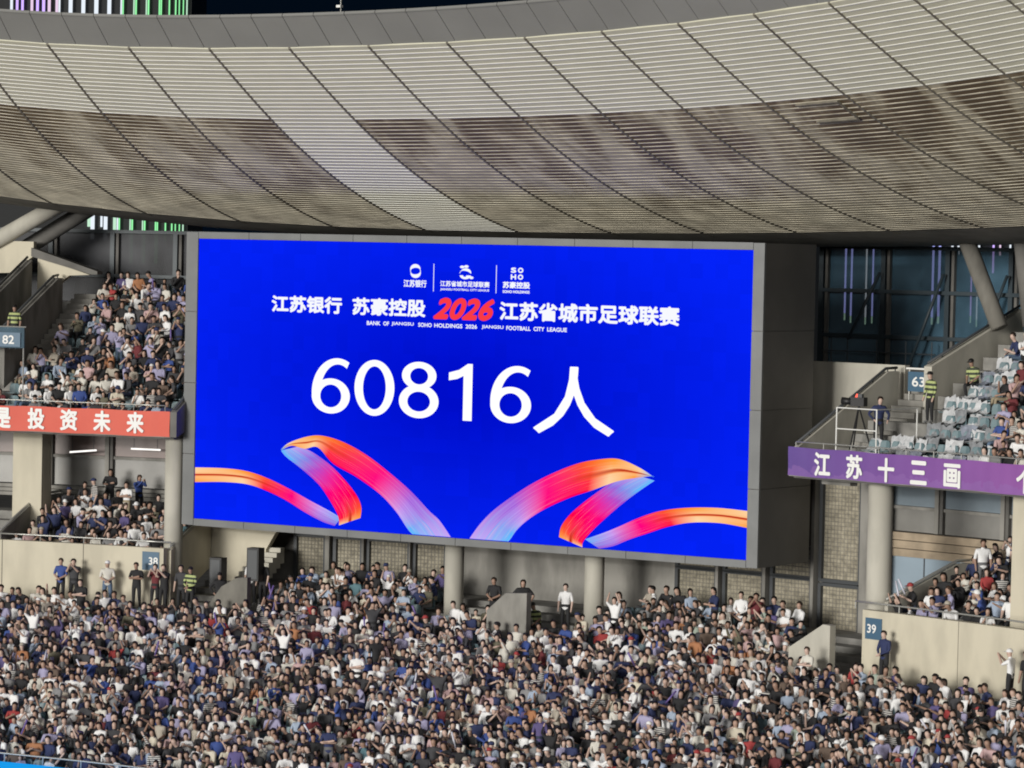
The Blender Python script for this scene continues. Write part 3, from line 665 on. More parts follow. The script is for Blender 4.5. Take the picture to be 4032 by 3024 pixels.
# emblem of the bank: a ring opened by an S-shaped swirl
def flat(name, pts, m_, y=-.012):
    bb = B(); bb.add([(x, y, z+ZO) for x, z in pts], [tuple(range(len(pts)))]); return bb.build(name, m_, disp)
def disc(cx, cz, rx, rz, a0=0, a1=360, n=24): return [(cx+rx*math.cos(R_(a0+(a1-a0)*i/n)), cz+rz*math.sin(R_(a0+(a1-a0)*i/n))) for i in range(n+1 if a1-a0 < 360 else n)]
def band(name, cx, cz, ro, ri, a0, a1, m_, sx=1.25, y=-.012, tw=0):
    n = 16; bb = B(); A = []; C = []
    for i in range(n+1):
        a = R_(a0+(a1-a0)*i/n); wv = math.sin(math.pi*min(1, i/n*1.15+.05)); rm = (ro+ri)/2; h = (ro-ri)/2*max(.15, wv)
        A.append((cx+sx*(rm+h)*math.cos(a), y, cz+ZO+(rm+h)*math.sin(a))); C.append((cx+sx*(rm-h)*math.cos(a), y, cz+ZO+(rm-h)*math.sin(a)))
    bb.add(A+C, [(i, i+1, n+2+i, n+1+i) for i in range(n)]); return bb.build(name, m_, disp)
band('emblem', -2.03, 9.6, .245, .11, 20, 215, 'led_letter'); band('emblem', -2.03, 9.58, .245, .11, 200, 395, 'led_letter')
# emblem of the league: a ball with cap, band and leaves
flat('emblem', disc(.16, 9.48, .24, .14, 180, 360), 'led_letter'); band('emblem', .16, 9.52, .22, .12, 10, 170, 'led_letter', 1.45)
for x, z, a in ((.02, 9.78, .09), (.2, 9.8, .09)): flat('emblem', disc(x, z, .1, .05, 0, 360, 12), 'led_letter')
flat('emblem', disc(.43, 9.4, .09, .05, 0, 360, 12), 'led_letter'); flat('emblem', disc(.14, 9.46, .07, .035, 0, 360, 12), 'screen_blue', -.016)
for s, x, z in (('S', 2.24, 9.71), ('O', 2.54, 9.71), ('H', 2.24, 9.47), ('O', 2.54, 9.47)): scr_text(s, x-.115, x+.115, z-.095, z+.095, off=.05)
# the two ribbons: outlines as (edge x, edge z, other edge x, other edge z) along each piece
RB = [('ribbon_tail', [(-12.05, 1.93, -12.05, 1.37), (-10.65, 1.97, -10.64, 1.45), (-9.53, 1.91, -9.52, 1.42), (-8.55, 1.69, -8.6, 1.22), (-7.57, 1.36, -7.68, .91), (-6.6, .98, -6.83, .53), (-5.75, .67, -6.04, .24), (-5.15, .42, -5.44, .11)]),
      ('ribbon_fold', [(-4.27, .47, -5.24, .14), (-4.24, .87, -5.29, .47), (-4.46, 1.29, -5.64, .98), (-5.01, 1.83, -6.19, 1.58), (-5.73, 2.37, -6.98, 2.11), (-6.52, 2.78, -7.72, 2.53), (-7.13, 2.97, -7.99, 2.77)]),
      ('ribbon_arch', [(-7.99, 2.81, -7.94, 2.79), (-7.61, 3.08, -7.49, 2.97), (-6.77, 3.35, -6.88, 2.89), (-6.06, 3.41, -6.28, 2.97), (-5.1, 3.22, -5.56, 2.4), (-4.03, 2.79, -4.48, 1.96), (-2.96, 2.18, -3.41, 1.39), (-2.02, 1.57, -2.7, .82), (-1.2, .91, -2.22, .28), (-.73, .58, -2.04, .1), (-.23, .02, -1.92, .02)]),
      ('ribbon_tail', [(12.05, 1.68, 12.05, 1.1), (10.85, 1.72, 10.97, 1.2), (9.61, 1.65, 9.83, 1.15), (8.57, 1.48, 8.9, .95), (7.73, 1.2, 8.17, .7), (6.89, .83, 7.32, .4), (6.25, .57, 6.69, .14), (5.5, .30, 6.1, .01)]),
      ('ribbon_fold', [(4.41, .31, 5.4, .01), (4.49, .69, 5.45, .24), (4.83, 1.12, 5.92, .73), (5.36, 1.56, 6.55, 1.27), (6.0, 2.01, 7.18, 1.76), (6.63, 2.43, 7.81, 2.2), (7.37, 2.72, 8.31, 2.52)]),
      ('ribbon_arch', [(8.29, 2.63, 8.24, 2.68), (7.68, 2.94, 7.53, 2.57), (6.82, 3.2, 6.74, 2.4), (5.97, 3.14, 5.78, 2.05), (5.11, 2.95, 4.81, 1.72), (4.03, 2.53, 3.84, 1.29), (2.94, 1.98, 3.14, .88), (1.74, 1.2, 2.65, .48), (1.08, .62, 2.38, .14), (.59, .02, 2.27, .02)])]
def smooth_rows(rows, k=6):
    A = np.array(rows); out = []
    for i in range(len(A)-1):
        p0, p1, p2, p3 = A[max(i-1, 0)], A[i], A[i+1], A[min(i+2, len(A)-1)]
        for q in range(k):
            t = q/k; out.append(.5*((2*p1)+(-p0+p2)*t+(2*p0-5*p1+4*p2-p3)*t*t+(-p0+3*p1-3*p2+p3)*t**3))
    out.append(A[-1]); return out
for idx, (mn, rows) in enumerate(RB):
    S = smooth_rows(rows); y = -.008-.002*(idx % 3); n = len(S); nv = 6
    me = bpy.data.meshes.new('ribbon'); vs = []; uvv = []
    for i, q in enumerate(S):
        for j in range(nv+1):
            t = j/nv; vs.append((q[0]*(1-t)+q[2]*t, y, max(.005, q[1]*(1-t)+q[3]*t)+ZO)); uvv.append((i/(n-1), t))
    fs = [(i*(nv+1)+j, i*(nv+1)+j+1, (i+1)*(nv+1)+j+1, (i+1)*(nv+1)+j) for i in range(n-1) for j in range(nv)]
    me.from_pydata(vs, [], fs); ul = me.uv_layers.new(name='UVMap')
    for lp in me.loops: ul.data[lp.index].uv = uvv[lp.vertex_index]
    me.materials.append(MATS[mn]); link('ribbon', me, disp)

# ------------------------------------------------------------------ signs
def sign(lab, txt, th, r, z, w_, h_, tx_off=0, tw=.55, th_=.42, flat_m='sign_blue'):
    t = thing('section_sign', P(th, r, z-h_/2), lab, 'sign')
    bb = B(); dt = math.degrees(w_/2/r); bb.ring(r-.03, r-.003, z-h_/2, z+h_/2, th-dt, th+dt, 1); bb.build('board', flat_m, t)
    x, y, zz = P(th+tx_off, r-.05, z); place_text(txt, x, y, zz, tw*w_, th_*h_, -R_(th), t, 'white_paint', .02, name='numeral')
    return t
sign('blue section sign 39 on the cream wall', '39', 14.52, 72.0, -1.75, .72, .70, -.05)
sign('blue section sign on the cream wall half hidden by a man in black', '38', -10.69, 72.0, -1.66, .72, .70, .1)
t = sign('blue section sign 63 beside the standing guard', '63', 12.28, 77.4, 6.2, .95, .68, 0, .6, .5)
bb = B(); bb.ring(77.3, 77.36, 6.62, 6.68, 11.9, 12.7, 1); bb.build('top_rail', 'steel_white', t)
for th in (11.95, 12.65): bb = B(); bb.tube([P(th, 77.42, 5.2), P(th, 77.42, 6.64)], .03, 6); bb.build('post', 'steel', t)
t = sign('blue section sign 82 on a glass panel below the guard', '82', -16.25, 73.6, 6.52, 1.0, .55, .0, .5, .62)
bb = B(); bb.ring(73.62, 73.68, 6.2, 7.0, -18.5, -15.75, 2); bb.build('panel', 'glass_teal', t)
bb = B(); bb.tube(arc(73.65, 7.02, -18.5, -15.7), .03, 6); bb.build('top_rail', 'steel', t)
for th in (-18.4, -17.1, -15.8): bb = B(); bb.tube([P(th, 73.72, 3.5), P(th, 73.72, 7.0)], .03, 6); bb.build('post', 'steel', t)

# ------------------------------------------------------------------ camera platform, television camera
t = thing('platform_railing', P(13.4, 72.3, 3.4), 'white tube railing round the television camera platform', 'railing')
A0, A1, A2 = (12.75, 72.4), (14.14, 72.4), (13.75, 75.0)
for (p, q) in ((A0, A1), (A1, A2)):
    for zz in ((5.42, 4.72, 3.98) if p is A0 else (5.42, 3.98)):
        bb = B(); bb.tube([P(*p, zz), P(*q, zz)], .022, 6); bb.build('tube', 'steel_white', t)
for p in (A0, A1, A2): bb = B(); bb.tube([P(*p, 3.12), P(*p, 5.43)], .026, 6); bb.build('post', 'steel_white', t)
tv = thing('television_camera', P(12.3, 74.2, 3.95), 'black television camera with a red tally light on a tripod', 'camera')
cx, cy, cz = P(12.3, 74.2, 5.55)
bb = B(); bb.box(cx-.25, cx+.25, cy-.14, cy+.14, cz-.14, cz+.16); bb.build('body', 'black', tv)
bb = B(); bb.tube([(cx-.25, cy, cz), (cx-.62, cy-.05, cz+.02)], [.11, .13], 14); bb.build('lens', 'black', tv, True)
bb = B(); bb.box(cx+.05, cx+.22, cy-.22, cy-.08, cz+.16, cz+.28); bb.build('viewfinder', 'steel_dark', tv)
bb = B(); bb.tube([(cx-.02, cy-.1, cz+.165), (cx-.02, cy-.1, cz+.28)], [.075, .03], 10); bb.build('tally_light', 'tally_red', tv)
for a in (20, 140, 260):
    bb = B(); bb.tube([(cx, cy, cz-.14), (cx+.45*math.cos(R_(a)), cy+.45*math.sin(R_(a)), cz-1.6)], .03, 6); bb.build('leg', 'black', tv)

# ------------------------------------------------------------------ towers with vertical light strips, far behind
def tower(lab, xs, D, z0, z1, body_w):
    """xs: list of (bearing px offset in metres at distance D, width, material, z low, z high)"""
    base = Vector((72.2, -105.76, 0)) + Vector((-math.sin(yaw), math.cos(yaw), 0))*D
    rt = Vector((math.cos(yaw), math.sin(yaw), 0)); fw = Vector((-math.sin(yaw), math.cos(yaw), 0))
    mid_ = (body_w[0]+body_w[1])/2
    t = thing('tower_block', base+rt*mid_, lab, 'building')
    def bx(a, c, n0, n1, za, zb, m_, nm):
        bb = B(); q = [base+rt*a+fw*n0, base+rt*c+fw*n0, base+rt*c+fw*n1, base+rt*a+fw*n1]
        bb.hexa([(p.x, p.y, za) for p in q]+[(p.x, p.y, zb) for p in q]); bb.build(nm, m_, t)
    bx(body_w[0], body_w[1], 1, 30, 0, z1+6, 'tower_dark', 'facade')
    for x, w_, m_, za, zb in xs: bx(x-w_/2, x+w_/2, .2, .8, za, zb, m_, 'light_strip')
PX = 600/14000.
left = []
for x, w_, m_ in ((18, 9, 'led_white'), (40, 8, 'led_violet'), (61, 8, 'led_violet'), (98, 9, 'led_pink'), (120, 9, 'led_violet'), (144, 10, 'led_violet'), (166, 10, 'led_pink'), (196, 9, 'led_pink'), (206, 6, 'led_white'),
                  (250, 14, 'led_white'), (300, 14, 'led_white'), (351, 15, 'led_white'), (402, 14, 'led_white'), (449, 5, 'led_white'), (456, 4, 'led_green'), (499, 4, 'led_palegreen'), (507, 5, 'led_green'),
                  (548, 4, 'led_palegreen'), (556, 5, 'led_green'), (599, 4, 'led_green'), (606, 4, 'led_green'), (638, 4, 'led_green'), (663, 4, 'led_green'), (677, 3, 'led_green'), (693, 3, 'led_green'), (707, 4, 'led_palegreen')):
    left.append(((x-2016)*PX, w_*PX*.95, m_, 45 if x < 330 else 16.5 if 440 < x < 620 else 20.4, 78))
for x, w_, m_ in ((337, 11, 'led_palegreen'), (386, 7, 'led_white'), (438, 11, 'led_palegreen')): left.append(((x-2016)*PX, w_*PX, m_, 22.5 if x < 400 else 20.4, 27))
tower('tall dark tower with white and green vertical light strips behind the stadium', left, 600, 0, 80, ((-40-2016)*PX, (724-2016)*PX))
right = []
for i, (x, w_, m_, y0, y1) in enumerate(((3262, 4, 'led_white', 940, 1170), (3320, 6, 'led_blue', 930, 1200), (3344, 6, 'led_blue', 930, 1210), (3402, 5, 'led_white', 930, 1215), (3428, 5, 'led_blue', 930, 1210), (3470, 6, 'led_white', 930, 1190),
                              (3664, 7, 'led_blue', 920, 1210), (3689, 8, 'led_blue', 920, 1205), (3738, 7, 'led_white', 925, 960), (3762, 6, 'led_white', 925, 960), (3816, 4, 'led_violet', 1100, 1200), (3840, 4, 'led_white', 1100, 1215), (3843, 6, 'led_white', 915, 970), (3900, 6, 'led_violet', 915, 1030), (3926, 5, 'led_pink', 910, 960), (3966, 5, 'led_white', 990, 1060))):
    zz = lambda y: 10.376+ZO-(y-986)*PX
    right.append(((x-2016)*PX, w_*PX, m_, zz(y1), zz(y0)+4))
    if y1 > 1180: right.append(((x-2016)*PX, w_*PX*.8, 'led_palegreen', zz(y1)-1.2, zz(y1)-.02))
tower('dark tower with violet and white light strips seen through the blue glass', right, 600, 0, 40, ((3225-2016)*PX, (4100-2016)*PX))

# ================================================================== PEOPLE
def skin(i, c): mat(f'skin_{i}', c, .55); return f'skin_{i}'
SKINS = [skin(0, (.42, .275, .21)), skin(1, (.50, .345, .275)), skin(2, (.33, .205, .15)), skin(3, (.56, .40, .33))]
SHIRT = [('white', (.78, .78, .78), 30), ('off white', (.62, .60, .54), 9), ('black', (.018, .018, .02), 24), ('charcoal', (.05, .05, .055), 9), ('grey', (.22, .22, .225), 9), ('beige', (.40, .36, .30), 3),
         ('navy', (.025, .035, .10), 13), ('royal blue', (.04, .075, .26), 5), ('light blue', (.34, .41, .52), 7), ('brown', (.12, .085, .065), 2), ('orange', (.38, .17, .08), 1.5), ('red', (.34, .045, .045), 1.5),
         ('dark red', (.14, .025, .03), 2), ('pink', (.50, .34, .34), 4), ('olive', (.14, .13, .09), 2), ('pale green', (.33, .39, .33), 1), ('lilac', (.36, .34, .50), 8), ('purple', (.10, .08, .2), 3), ('cream', (.62, .57, .46), 3), ('teal', (.10, .19, .22), .5)]
for nm, c, _ in SHIRT: mat('shirt_'+nm.replace(' ', '_'), c, .85)
def stripes(name, c1, c2, freq):
    mt, n, b_ = nodes(name); b_.inputs['Roughness'].default_value = .85
    tc = n.nodes.new('ShaderNodeTexCoord'); wv = n.nodes.new('ShaderNodeTexWave'); wv.bands_direction = 'Z'; wv.inputs['Scale'].default_value = freq
    n.links.new(tc.outputs['Object'], wv.inputs['Vector'])
    rp = n.nodes.new('ShaderNodeValToRGB'); rp.color_ramp.interpolation = 'CONSTANT'
    rp.color_ramp.elements[0].color = (*c1, 1); rp.color_ramp.elements[1].color = (*c2, 1); rp.color_ramp.elements[1].position = .5
    n.links.new(wv.outputs['Fac'], rp.inputs[0]); n.links.new(rp.outputs[0], b_.inputs['Base Color'])
stripes('shirt_hi_vis', (.045, .055, .04), (.42, .48, .20), 1.9); stripes('shirt_striped', (.60, .58, .54), (.05, .05, .06), 5)
SHIRT_ALL = [('shirt_'+nm.replace(' ', '_')) for nm, _, _ in SHIRT]
PANTS = []
for nm, c in (('black', (.02, .02, .022)), ('navy', (.03, .04, .075)), ('grey', (.14, .14, .145)), ('denim', (.10, .15, .23)), ('khaki', (.30, .25, .17)), ('white', (.5, .49, .46))): mat('pants_'+nm, c, .85); PANTS.append('pants_'+nm)
HAIRM = []
for nm, c in (('black', (.008, .007, .007)), ('dark_brown', (.022, .014, .010)), ('brown', (.05, .03, .02))): mat('hair_'+nm, c, .5); HAIRM.append('hair_'+nm)
mat('shoe', (.18, .18, .18), .6); mat('stick_purple', (.16, .11, .33), .4); mat('stick_white', (.6, .6, .68), .3)

def make_body(name, stand, el, er, hl, hr, lean=0.0, turn=0.0):
    """one continuous body grown over a skeleton; front is -Y, feet on z=0"""
    V_, E_, Rd, Cl = [], [], [], []
    def v(p, r): V_.append(p); Rd.append(r); return len(V_)-1
    def e(a, c, k): E_.append((a, c)); Cl.append(k)
    hz = .95 if stand else .53
    dz = hz-.53
    ly = lambda z: -lean*(z-.53)
    T = lambda x, y, z: (x, y+ly(z), z+dz)
    pel = v(T(0, .02, .53), (.165, .13)); wa = v(T(0, .04, .71), (.15, .11)); ch = v(T(0, .04, .90), (.19, .13)); nb = v(T(0, .02, 1.04), (.085, .075)); nk = v(T(0, -.005, 1.10), (.055, .058))
    hd = v(T(0, -.03, 1.19), (.082, .098)); jw = v(T(0, -.035, 1.25), (.088, .105)); tp = v(T(0, -.02, 1.315), (.055, .065))
    e(pel, wa, 1); e(wa, ch, 1); e(ch, nb, 1); e(nb, nk, 0); e(nk, hd, 0); e(hd, jw, 0); e(jw, tp, 0)
    for s, el_, h_ in ((-1, el, hl), (1, er, hr)):
        sh = v(T(s*.19, .03, .985), (.082, .08)); eb = v(T(s*el_[0], el_[1], el_[2]), (.05, .05)); wr = v(T(s*h_[0], h_[1], h_[2]), (.036, .034))
        d3 = Vector(V_[wr])-Vector(V_[eb]); d3.normalize(); hn = v(tuple(Vector(V_[wr])+d3*.09), (.045, .03)); fg = v(tuple(Vector(V_[wr])+d3*.16), (.03, .018))
        e(ch, sh, 1); e(sh, eb, 1); e(eb, wr, 4); e(wr, hn, 0); e(hn, fg, 0)
        if stand: hp = v((s*.095, .02, .88), (.10, .10)); kn = v((s*.11, .0, .49), (.068, .07)); an = v((s*.12, .03, .09), (.045, .05)); to = v((s*.13, -.14, .045), (.045, .035))
        else: hp = v((s*.10, .0, .51), (.10, .09)); kn = v((s*(.13), -.42, .52), (.07, .07)); an = v((s*.12, -.40, .09), (.045, .05)); to = v((s*.13, -.56, .045), (.045, .035))
        e(pel, hp, 2); e(hp, kn, 2); e(kn, an, 2); e(an, to, 3)
    me = bpy.data.meshes.new('skel'); me.from_pydata(V_, E_, [])
    o = bpy.data.objects.new('skel', me); COL.objects.link(o)
    md = o.modifiers.new('s', 'SKIN'); md.use_smooth_shade = True
    sk = me.skin_vertices[0].data
    for i, r in enumerate(Rd): sk[i].radius = r
    sk[pel].use_root = True
    sb = o.modifiers.new('u', 'SUBSURF'); sb.levels = 1
    out = bpy.data.meshes.new_from_object(o.evaluated_get(bpy.context.evaluated_depsgraph_get()))
    bpy.data.objects.remove(o)
    out.name = name
    n = len(out.vertices); co = np.empty(n*3); out.vertices.foreach_get('co', co); co = co.reshape(-1, 3)
    co[:, 2] -= co[:, 2].min(); out.vertices.foreach_set('co', co.ravel())
    VV = np.array(V_); RR = np.array([sum(r)/2 for r in Rd])
    cl = []
    for p in out.polygons:
        c = np.array(p.center); best = (9, 0)
        for (a, b2), k in zip(E_, Cl):
            ab = VV[b2]-VV[a]; t = max(0, min(1, float((c-VV[a])@ab/(ab@ab+1e-9)))); q = np.linalg.norm(c-VV[a]-ab*t)-(RR[a]*(1-t)+RR[b2]*t)
            if q < best[0]: best = (q, k)
        cl.append(best[1])
    for k in ('skin_0', 'shirt_white', 'pants_black', 'shoe', 'skin_0'): out.materials.append(MATS[k])
    out.polygons.foreach_set('material_index', cl); out.polygons.foreach_set('use_smooth', [True]*len(cl)); out.update()
    head = np.array(V_[hd])*.45+np.array(V_[jw])*.55
    return out, head
POSES = {  # stand, elbowL, elbowR, handL, handR, lean, words
    'lap': (0, (.23, -.02, .76), (.23, -.02, .76), (.12, -.26, .64), (.12, -.26, .64), .05, 'hands in lap'),
    'clap': (0, (.24, -.10, .80), (.24, -.10, .80), (.05, -.30, .93), (.05, -.30, .93), .05, 'clapping'),
    'phone': (0, (.22, -.16, .86), (.22, -.16, .86), (.06, -.33, 1.10), (.06, -.33, 1.10), .0, 'hands at face'),
    'up': (0, (.30, -.08, 1.12), (.30, -.08, 1.12), (.24, -.18, 1.36), (.24, -.18, 1.36), .0, 'both arms up'),
    'one_up': (0, (.24, -.02, .76), (.29, -.10, 1.10), (.13, -.26, .66), (.22, -.22, 1.34), .0, 'one arm up'),
    'lean': (0, (.22, -.18, .68), (.22, -.18, .68), (.08, -.38, .62), (.10, -.38, .74), .45, 'leaning forward'),
    'cross': (0, (.25, -.06, .76), (.25, -.06, .76), (-.06, -.20, .82), (-.05, -.22, .77), .0, 'arms folded'),
    'chin': (0, (.22, -.14, .72), (.24, -.02, .76), (.06, -.20, 1.02), (.10, -.28, .66), .15, 'hand at chin'),
    'wide': (0, (.32, -.03, .78), (.30, -.08, .86), (.34, -.24, .70), (.16, -.34, 1.0), .1, 'arms apart'),
    's_down': (1, (.25, .02, .72), (.25, .02, .72), (.24, -.06, .48), (.24, -.06, .48), .0, 'standing'),
    's_cross': (1, (.25, -.06, .75), (.25, -.06, .75), (-.06, -.20, .82), (-.05, -.22, .77), .0, 'standing arms folded'),
    's_phone': (1, (.22, -.16, .86), (.22, -.16, .86), (.06, -.34, 1.10), (.06, -.34, 1.10), .0, 'standing hands at face'),
    's_clasp': (1, (.25, -.03, .72), (.25, -.03, .72), (.03, -.22, .60), (.03, -.22, .60), .0, 'standing hands clasped'),
    's_hip': (1, (.36, .04, .76), (.36, .04, .76), (.20, -.06, .58), (.24, -.18, .56), .05, 'standing elbows bent'),
    's_up': (1, (.30, -.08, 1.14), (.30, -.08, 1.14), (.20, -.12, 1.38), (.20, -.12, 1.38), .0, 'standing arms up'),
}
BODY = {k: make_body('person', p[0], p[1], p[2], p[3], p[4], p[5]) for k, p in POSES.items()}
def make_hair(kind):
    import bmesh
    bm = bmesh.new(); bmesh.ops.create_icosphere(bm, subdivisions=2, radius=1)
    kill = []
    for fc in bm.faces:
        c = fc.calc_center_median()
        if kind == 'cap': keep = c.z > .10
        else: keep = c.z*.85+c.y*.75 > (-.02 if kind == 'short' else -.06)
        if kind == 'short' and c.z < -.35: keep = False
        if not keep: kill.append(fc)
    bmesh.ops.delete(bm, geom=kill, context='FACES')
    for vt in bm.verts:
        x, y, z = vt.co
        if kind == 'long' and y > .15 and z < .2: vt.co = (x*1.05, y*1.0+.12, z*2.6-.35)
        s = 1.0+.05*math.sin(7*x+5*z)
        vt.co = (vt.co.x*.100*s, vt.co.y*.118*s+.006, vt.co.z*.118*s+.022)
    me = bpy.data.meshes.new('hair'); bm.to_mesh(me); bm.free()
    vs = [tuple(v_.co) for v_ in me.vertices]; fs = [tuple(p.vertices) for p in me.polygons]
    if kind == 'cap':
        o = len(vs); n = 6
        for i in range(n+1):
            a = math.pi*(1.15+.7*i/n); vs += [(.10*math.cos(a), .115*math.sin(a), .04), (.125*math.cos(a), .205*math.sin(a), .028)]
        fs += [(o+2*i, o+2*i+1, o+2*i+3, o+2*i+2) for i in range(n)]
    me2 = bpy.data.meshes.new('cap' if kind == 'cap' else 'hair'); me2.from_pydata(vs, [], fs); me2.materials.append(MATS['hair_black'])
    me2.polygons.foreach_set('use_smooth', [True]*len(fs)); me2.update(); return me2
HAIR = {k: make_hair(k) for k in ('short', 'long', 'cap')}

# crowd arrays: everyone past the nearest three hundred is joined into one mass
SLOTS = SKINS+SHIRT_ALL+['shirt_striped']+PANTS+HAIRM+['shoe', 'stick_purple', 'stick_white']; SLOT = {k: i for i, k in enumerate(SLOTS)}
def tri_data(me):
    me.calc_loop_triangles(); n = len(me.loop_triangles)
    t = np.empty(n*3, np.int32); me.loop_triangles.foreach_get('vertices', t); mi = np.empty(n, np.int32); me.loop_triangles.foreach_get('material_index', mi)
    co = np.empty(len(me.vertices)*3); me.vertices.foreach_get('co', co); return co.reshape(-1, 3), t.reshape(-1, 3), mi
BD = {k: tri_data(v_[0]) for k, v_ in BODY.items()}; HD = {k: tri_data(v_) for k, v_ in HAIR.items()}
cone = B(); cone.tube([(0, 0, 0), (0, 0, .55)], [.03, .035], 7); STICK = {c: cone.mesh('inflatable_stick', 'stick_'+c) for c in ('purple', 'white')}
CV, CT, CM = [], [], []; cvn = 0
def push(co, tr, mi):
    global cvn
    CV.append(co); CT.append(tr+cvn); CM.append(mi); cvn += len(co)
SW = np.array([s[2] for s in SHIRT], float); SW /= SW.sum()
SIT = ['lap', 'clap', 'phone', 'up', 'one_up', 'lean', 'cross', 'chin', 'wide']; SITW = np.array([34, 20, 7, 1.5, 2.5, 12, 10, 10, 3], float); SITW /= SITW.sum()
NIND = 0; STICKS = 0
HAIRW = {'short': 'short dark hair', 'long': 'long dark hair', 'cap': 'a cap'}
def person(th, r, z, pose=None, shirt=None, where='', group=None, ind=False, rot=None, sc=None, hair=None, label=None, pants=None, sleeve=None):
    global NIND, STICKS
    pose = pose or SIT[RNG.choice(len(SIT), p=SITW)]
    sn = shirt or SHIRT[RNG.choice(len(SHIRT), p=SW)][0]
    if shirt is None and RNG.random() < .03: sn = 'striped'
    sm = 'shirt_'+sn.replace(' ', '_'); pm = pants or PANTS[RNG.choice(6, p=[.38, .2, .14, .14, .1, .04])]; km = SKINS[RNG.integers(4)]
    hair = hair or ['short', 'long', 'cap'][RNG.choice(3, p=[.60, .30, .10])]; hm = HAIRM[RNG.choice(3, p=[.65, .27, .08])]
    if hair == 'cap' and sn == 'hi_vis': hm = 'hair_black'
    elif hair == 'cap': hm = ['hair_black', 'shirt_white', 'shirt_navy', 'shirt_beige', 'shirt_red'][RNG.choice(5, p=[.4, .25, .2, .1, .05])]
    long_sl = RNG.random() < .22 if sleeve is None else sleeve
    rot = -R_(th)+(R_(RNG.normal(10, 28)) if rot is None else R_(rot)); sc = (RNG.uniform(.90, 1.06) if RNG.random() > .08 else RNG.uniform(.72, .85)) if sc is None else sc
    x, y, zz = P(th, r, z); zz += .002
    tx, ty, wd = (RNG.normal(0, .09), RNG.normal(0, .10), RNG.uniform(.92, 1.14)) if not POSES[pose][0] else (0, RNG.normal(0, .02), RNG.uniform(.95, 1.1))
    me, head = BODY[pose]
    if ind:
        o = bpy.data.objects.new('person', me); COL.objects.link(o); o.location = (x, y, zz); o.rotation_euler = (tx, ty, rot); o.scale = (sc*wd, sc*(.5+.5*wd), sc)
        for s_, mn in zip(o.material_slots, (km, sm, pm, 'shoe', sm if long_sl else km)): s_.link = 'OBJECT'; s_.material = MATS[mn]
        h = bpy.data.objects.new('cap' if hair == 'cap' else 'hair', HAIR[hair]); COL.objects.link(h); h.parent = o; h.location = tuple(head)
        h.material_slots[0].link = 'OBJECT'; h.material_slots[0].material = MATS[hm]
        lab = label or f'person in {sn} top, {HAIRW[hair]}, {POSES[pose][6]}, {where}'
        tag(o, lab, 'person', group or 'spectators '+where); NIND += 1
    else:
        M = np.array(Matrix.Rotation(rot, 3, 'Z') @ Matrix.Rotation(ty, 3, 'Y') @ Matrix.Rotation(tx, 3, 'X') @ Matrix.Diagonal((sc*wd, sc*(.5+.5*wd), sc)))
        co, tr, mi = BD[pose]; mp = np.array([SLOT[km], SLOT[sm], SLOT[pm], SLOT['shoe'], SLOT[sm if long_sl else km]])
        push(co@M.T+(x, y, zz), tr, mp[mi])
        co, tr, mi = HD[hair]; push((co+head)@M.T+(x, y, zz), tr, np.full(len(tr), SLOT[hm]))
    if pose in ('up', 'one_up', 'clap') and RNG.random() < .10:
        col = 'purple' if RNG.random() < .6 else 'white'
        hx, hy, hz = POSES[pose][4]; p = np.array([hx, hy-.03, hz+.03])*sc
        c, s_ = math.cos(rot), math.sin(rot); q = (x+p[0]*c-p[1]*s_, y+p[0]*s_+p[1]*c, zz+p[2])
        ti = Matrix.Rotation(RNG.uniform(-.6, .6), 3, 'X') @ Matrix.Rotation(RNG.uniform(-.5, .5), 3, 'Y')
        if ind:
            o2 = bpy.data.objects.new('inflatable_stick', STICK[col]); COL.objects.link(o2); o2.location = q; o2.rotation_euler = ti.to_euler(); STICKS += 1
            tag(o2, f'{col} inflatable stick held by a person in {sn} top {where}', 'stick', 'inflatable sticks held by spectators')
        else:
            co, tr, mi = tri_data(STICK[col]); push(co@np.array(ti).T+q, tr, np.full(len(tr), SLOT['stick_'+col]))

# seats
sb_ = B(); sb_.box(-.22, .22, -.22, .20, .40, .44); 
pan = B(); pan.hexa([(-.2, -.22, .40), (.2, -.22, .40), (.19, .18, .38), (-.19, .18, .38), (-.2, -.22, .43), (.2, -.22, .43), (.19, .18, .41), (-.19, .18, .41)])
PAN = pan.mesh('seat_pan', 'seat')
bk = B(); ZB_ = [.40, .55, .70, .78]; WB = [.19, .215, .20, .14]; vs = []
for q, w_ in zip(ZB_, WB):
    yb = .19+.10*(q-.4)
    vs += [(-w_, yb-.03, q), (0, yb+.02, q), (w_, yb-.03, q)]
n = len(vs); vs += [(a, b2+.03, c) for a, b2, c in vs]
fs = [(i*3+j, i*3+j+1, i*3+j+4, i*3+j+3) for i in range(3) for j in range(2)]
bk.add(vs, fs+[tuple(reversed([k+n for k in q])) for q in fs]+[(9, 10, 10+n, 9+n), (10, 11, 11+n, 10+n), (0, 3, 3+n, n), (3, 6, 6+n, 3+n), (6, 9, 9+n, 6+n), (2, 2+n, 5+n, 5), (5, 5+n, 8+n, 8), (8, 8+n, 11+n, 11)])
BACK = bk.mesh('backrest', 'seat')
leg_ = B(); leg_.box(-.03, .03, -.05, .1, 0, .385); LEG = leg_.mesh('bracket', 'steel_dark')
SEATV, SEATF, sn_ = [], [], 0
for me in (PAN, BACK):
    co, tr, _ = tri_data(me); SEATV.append(co); SEATF.append(tr+sn_); sn_ += len(co)
SEATV = np.concatenate(SEATV); SEATF = np.concatenate(SEATF); OV, OF, on_ = [], [], 0
NSEAT = 0
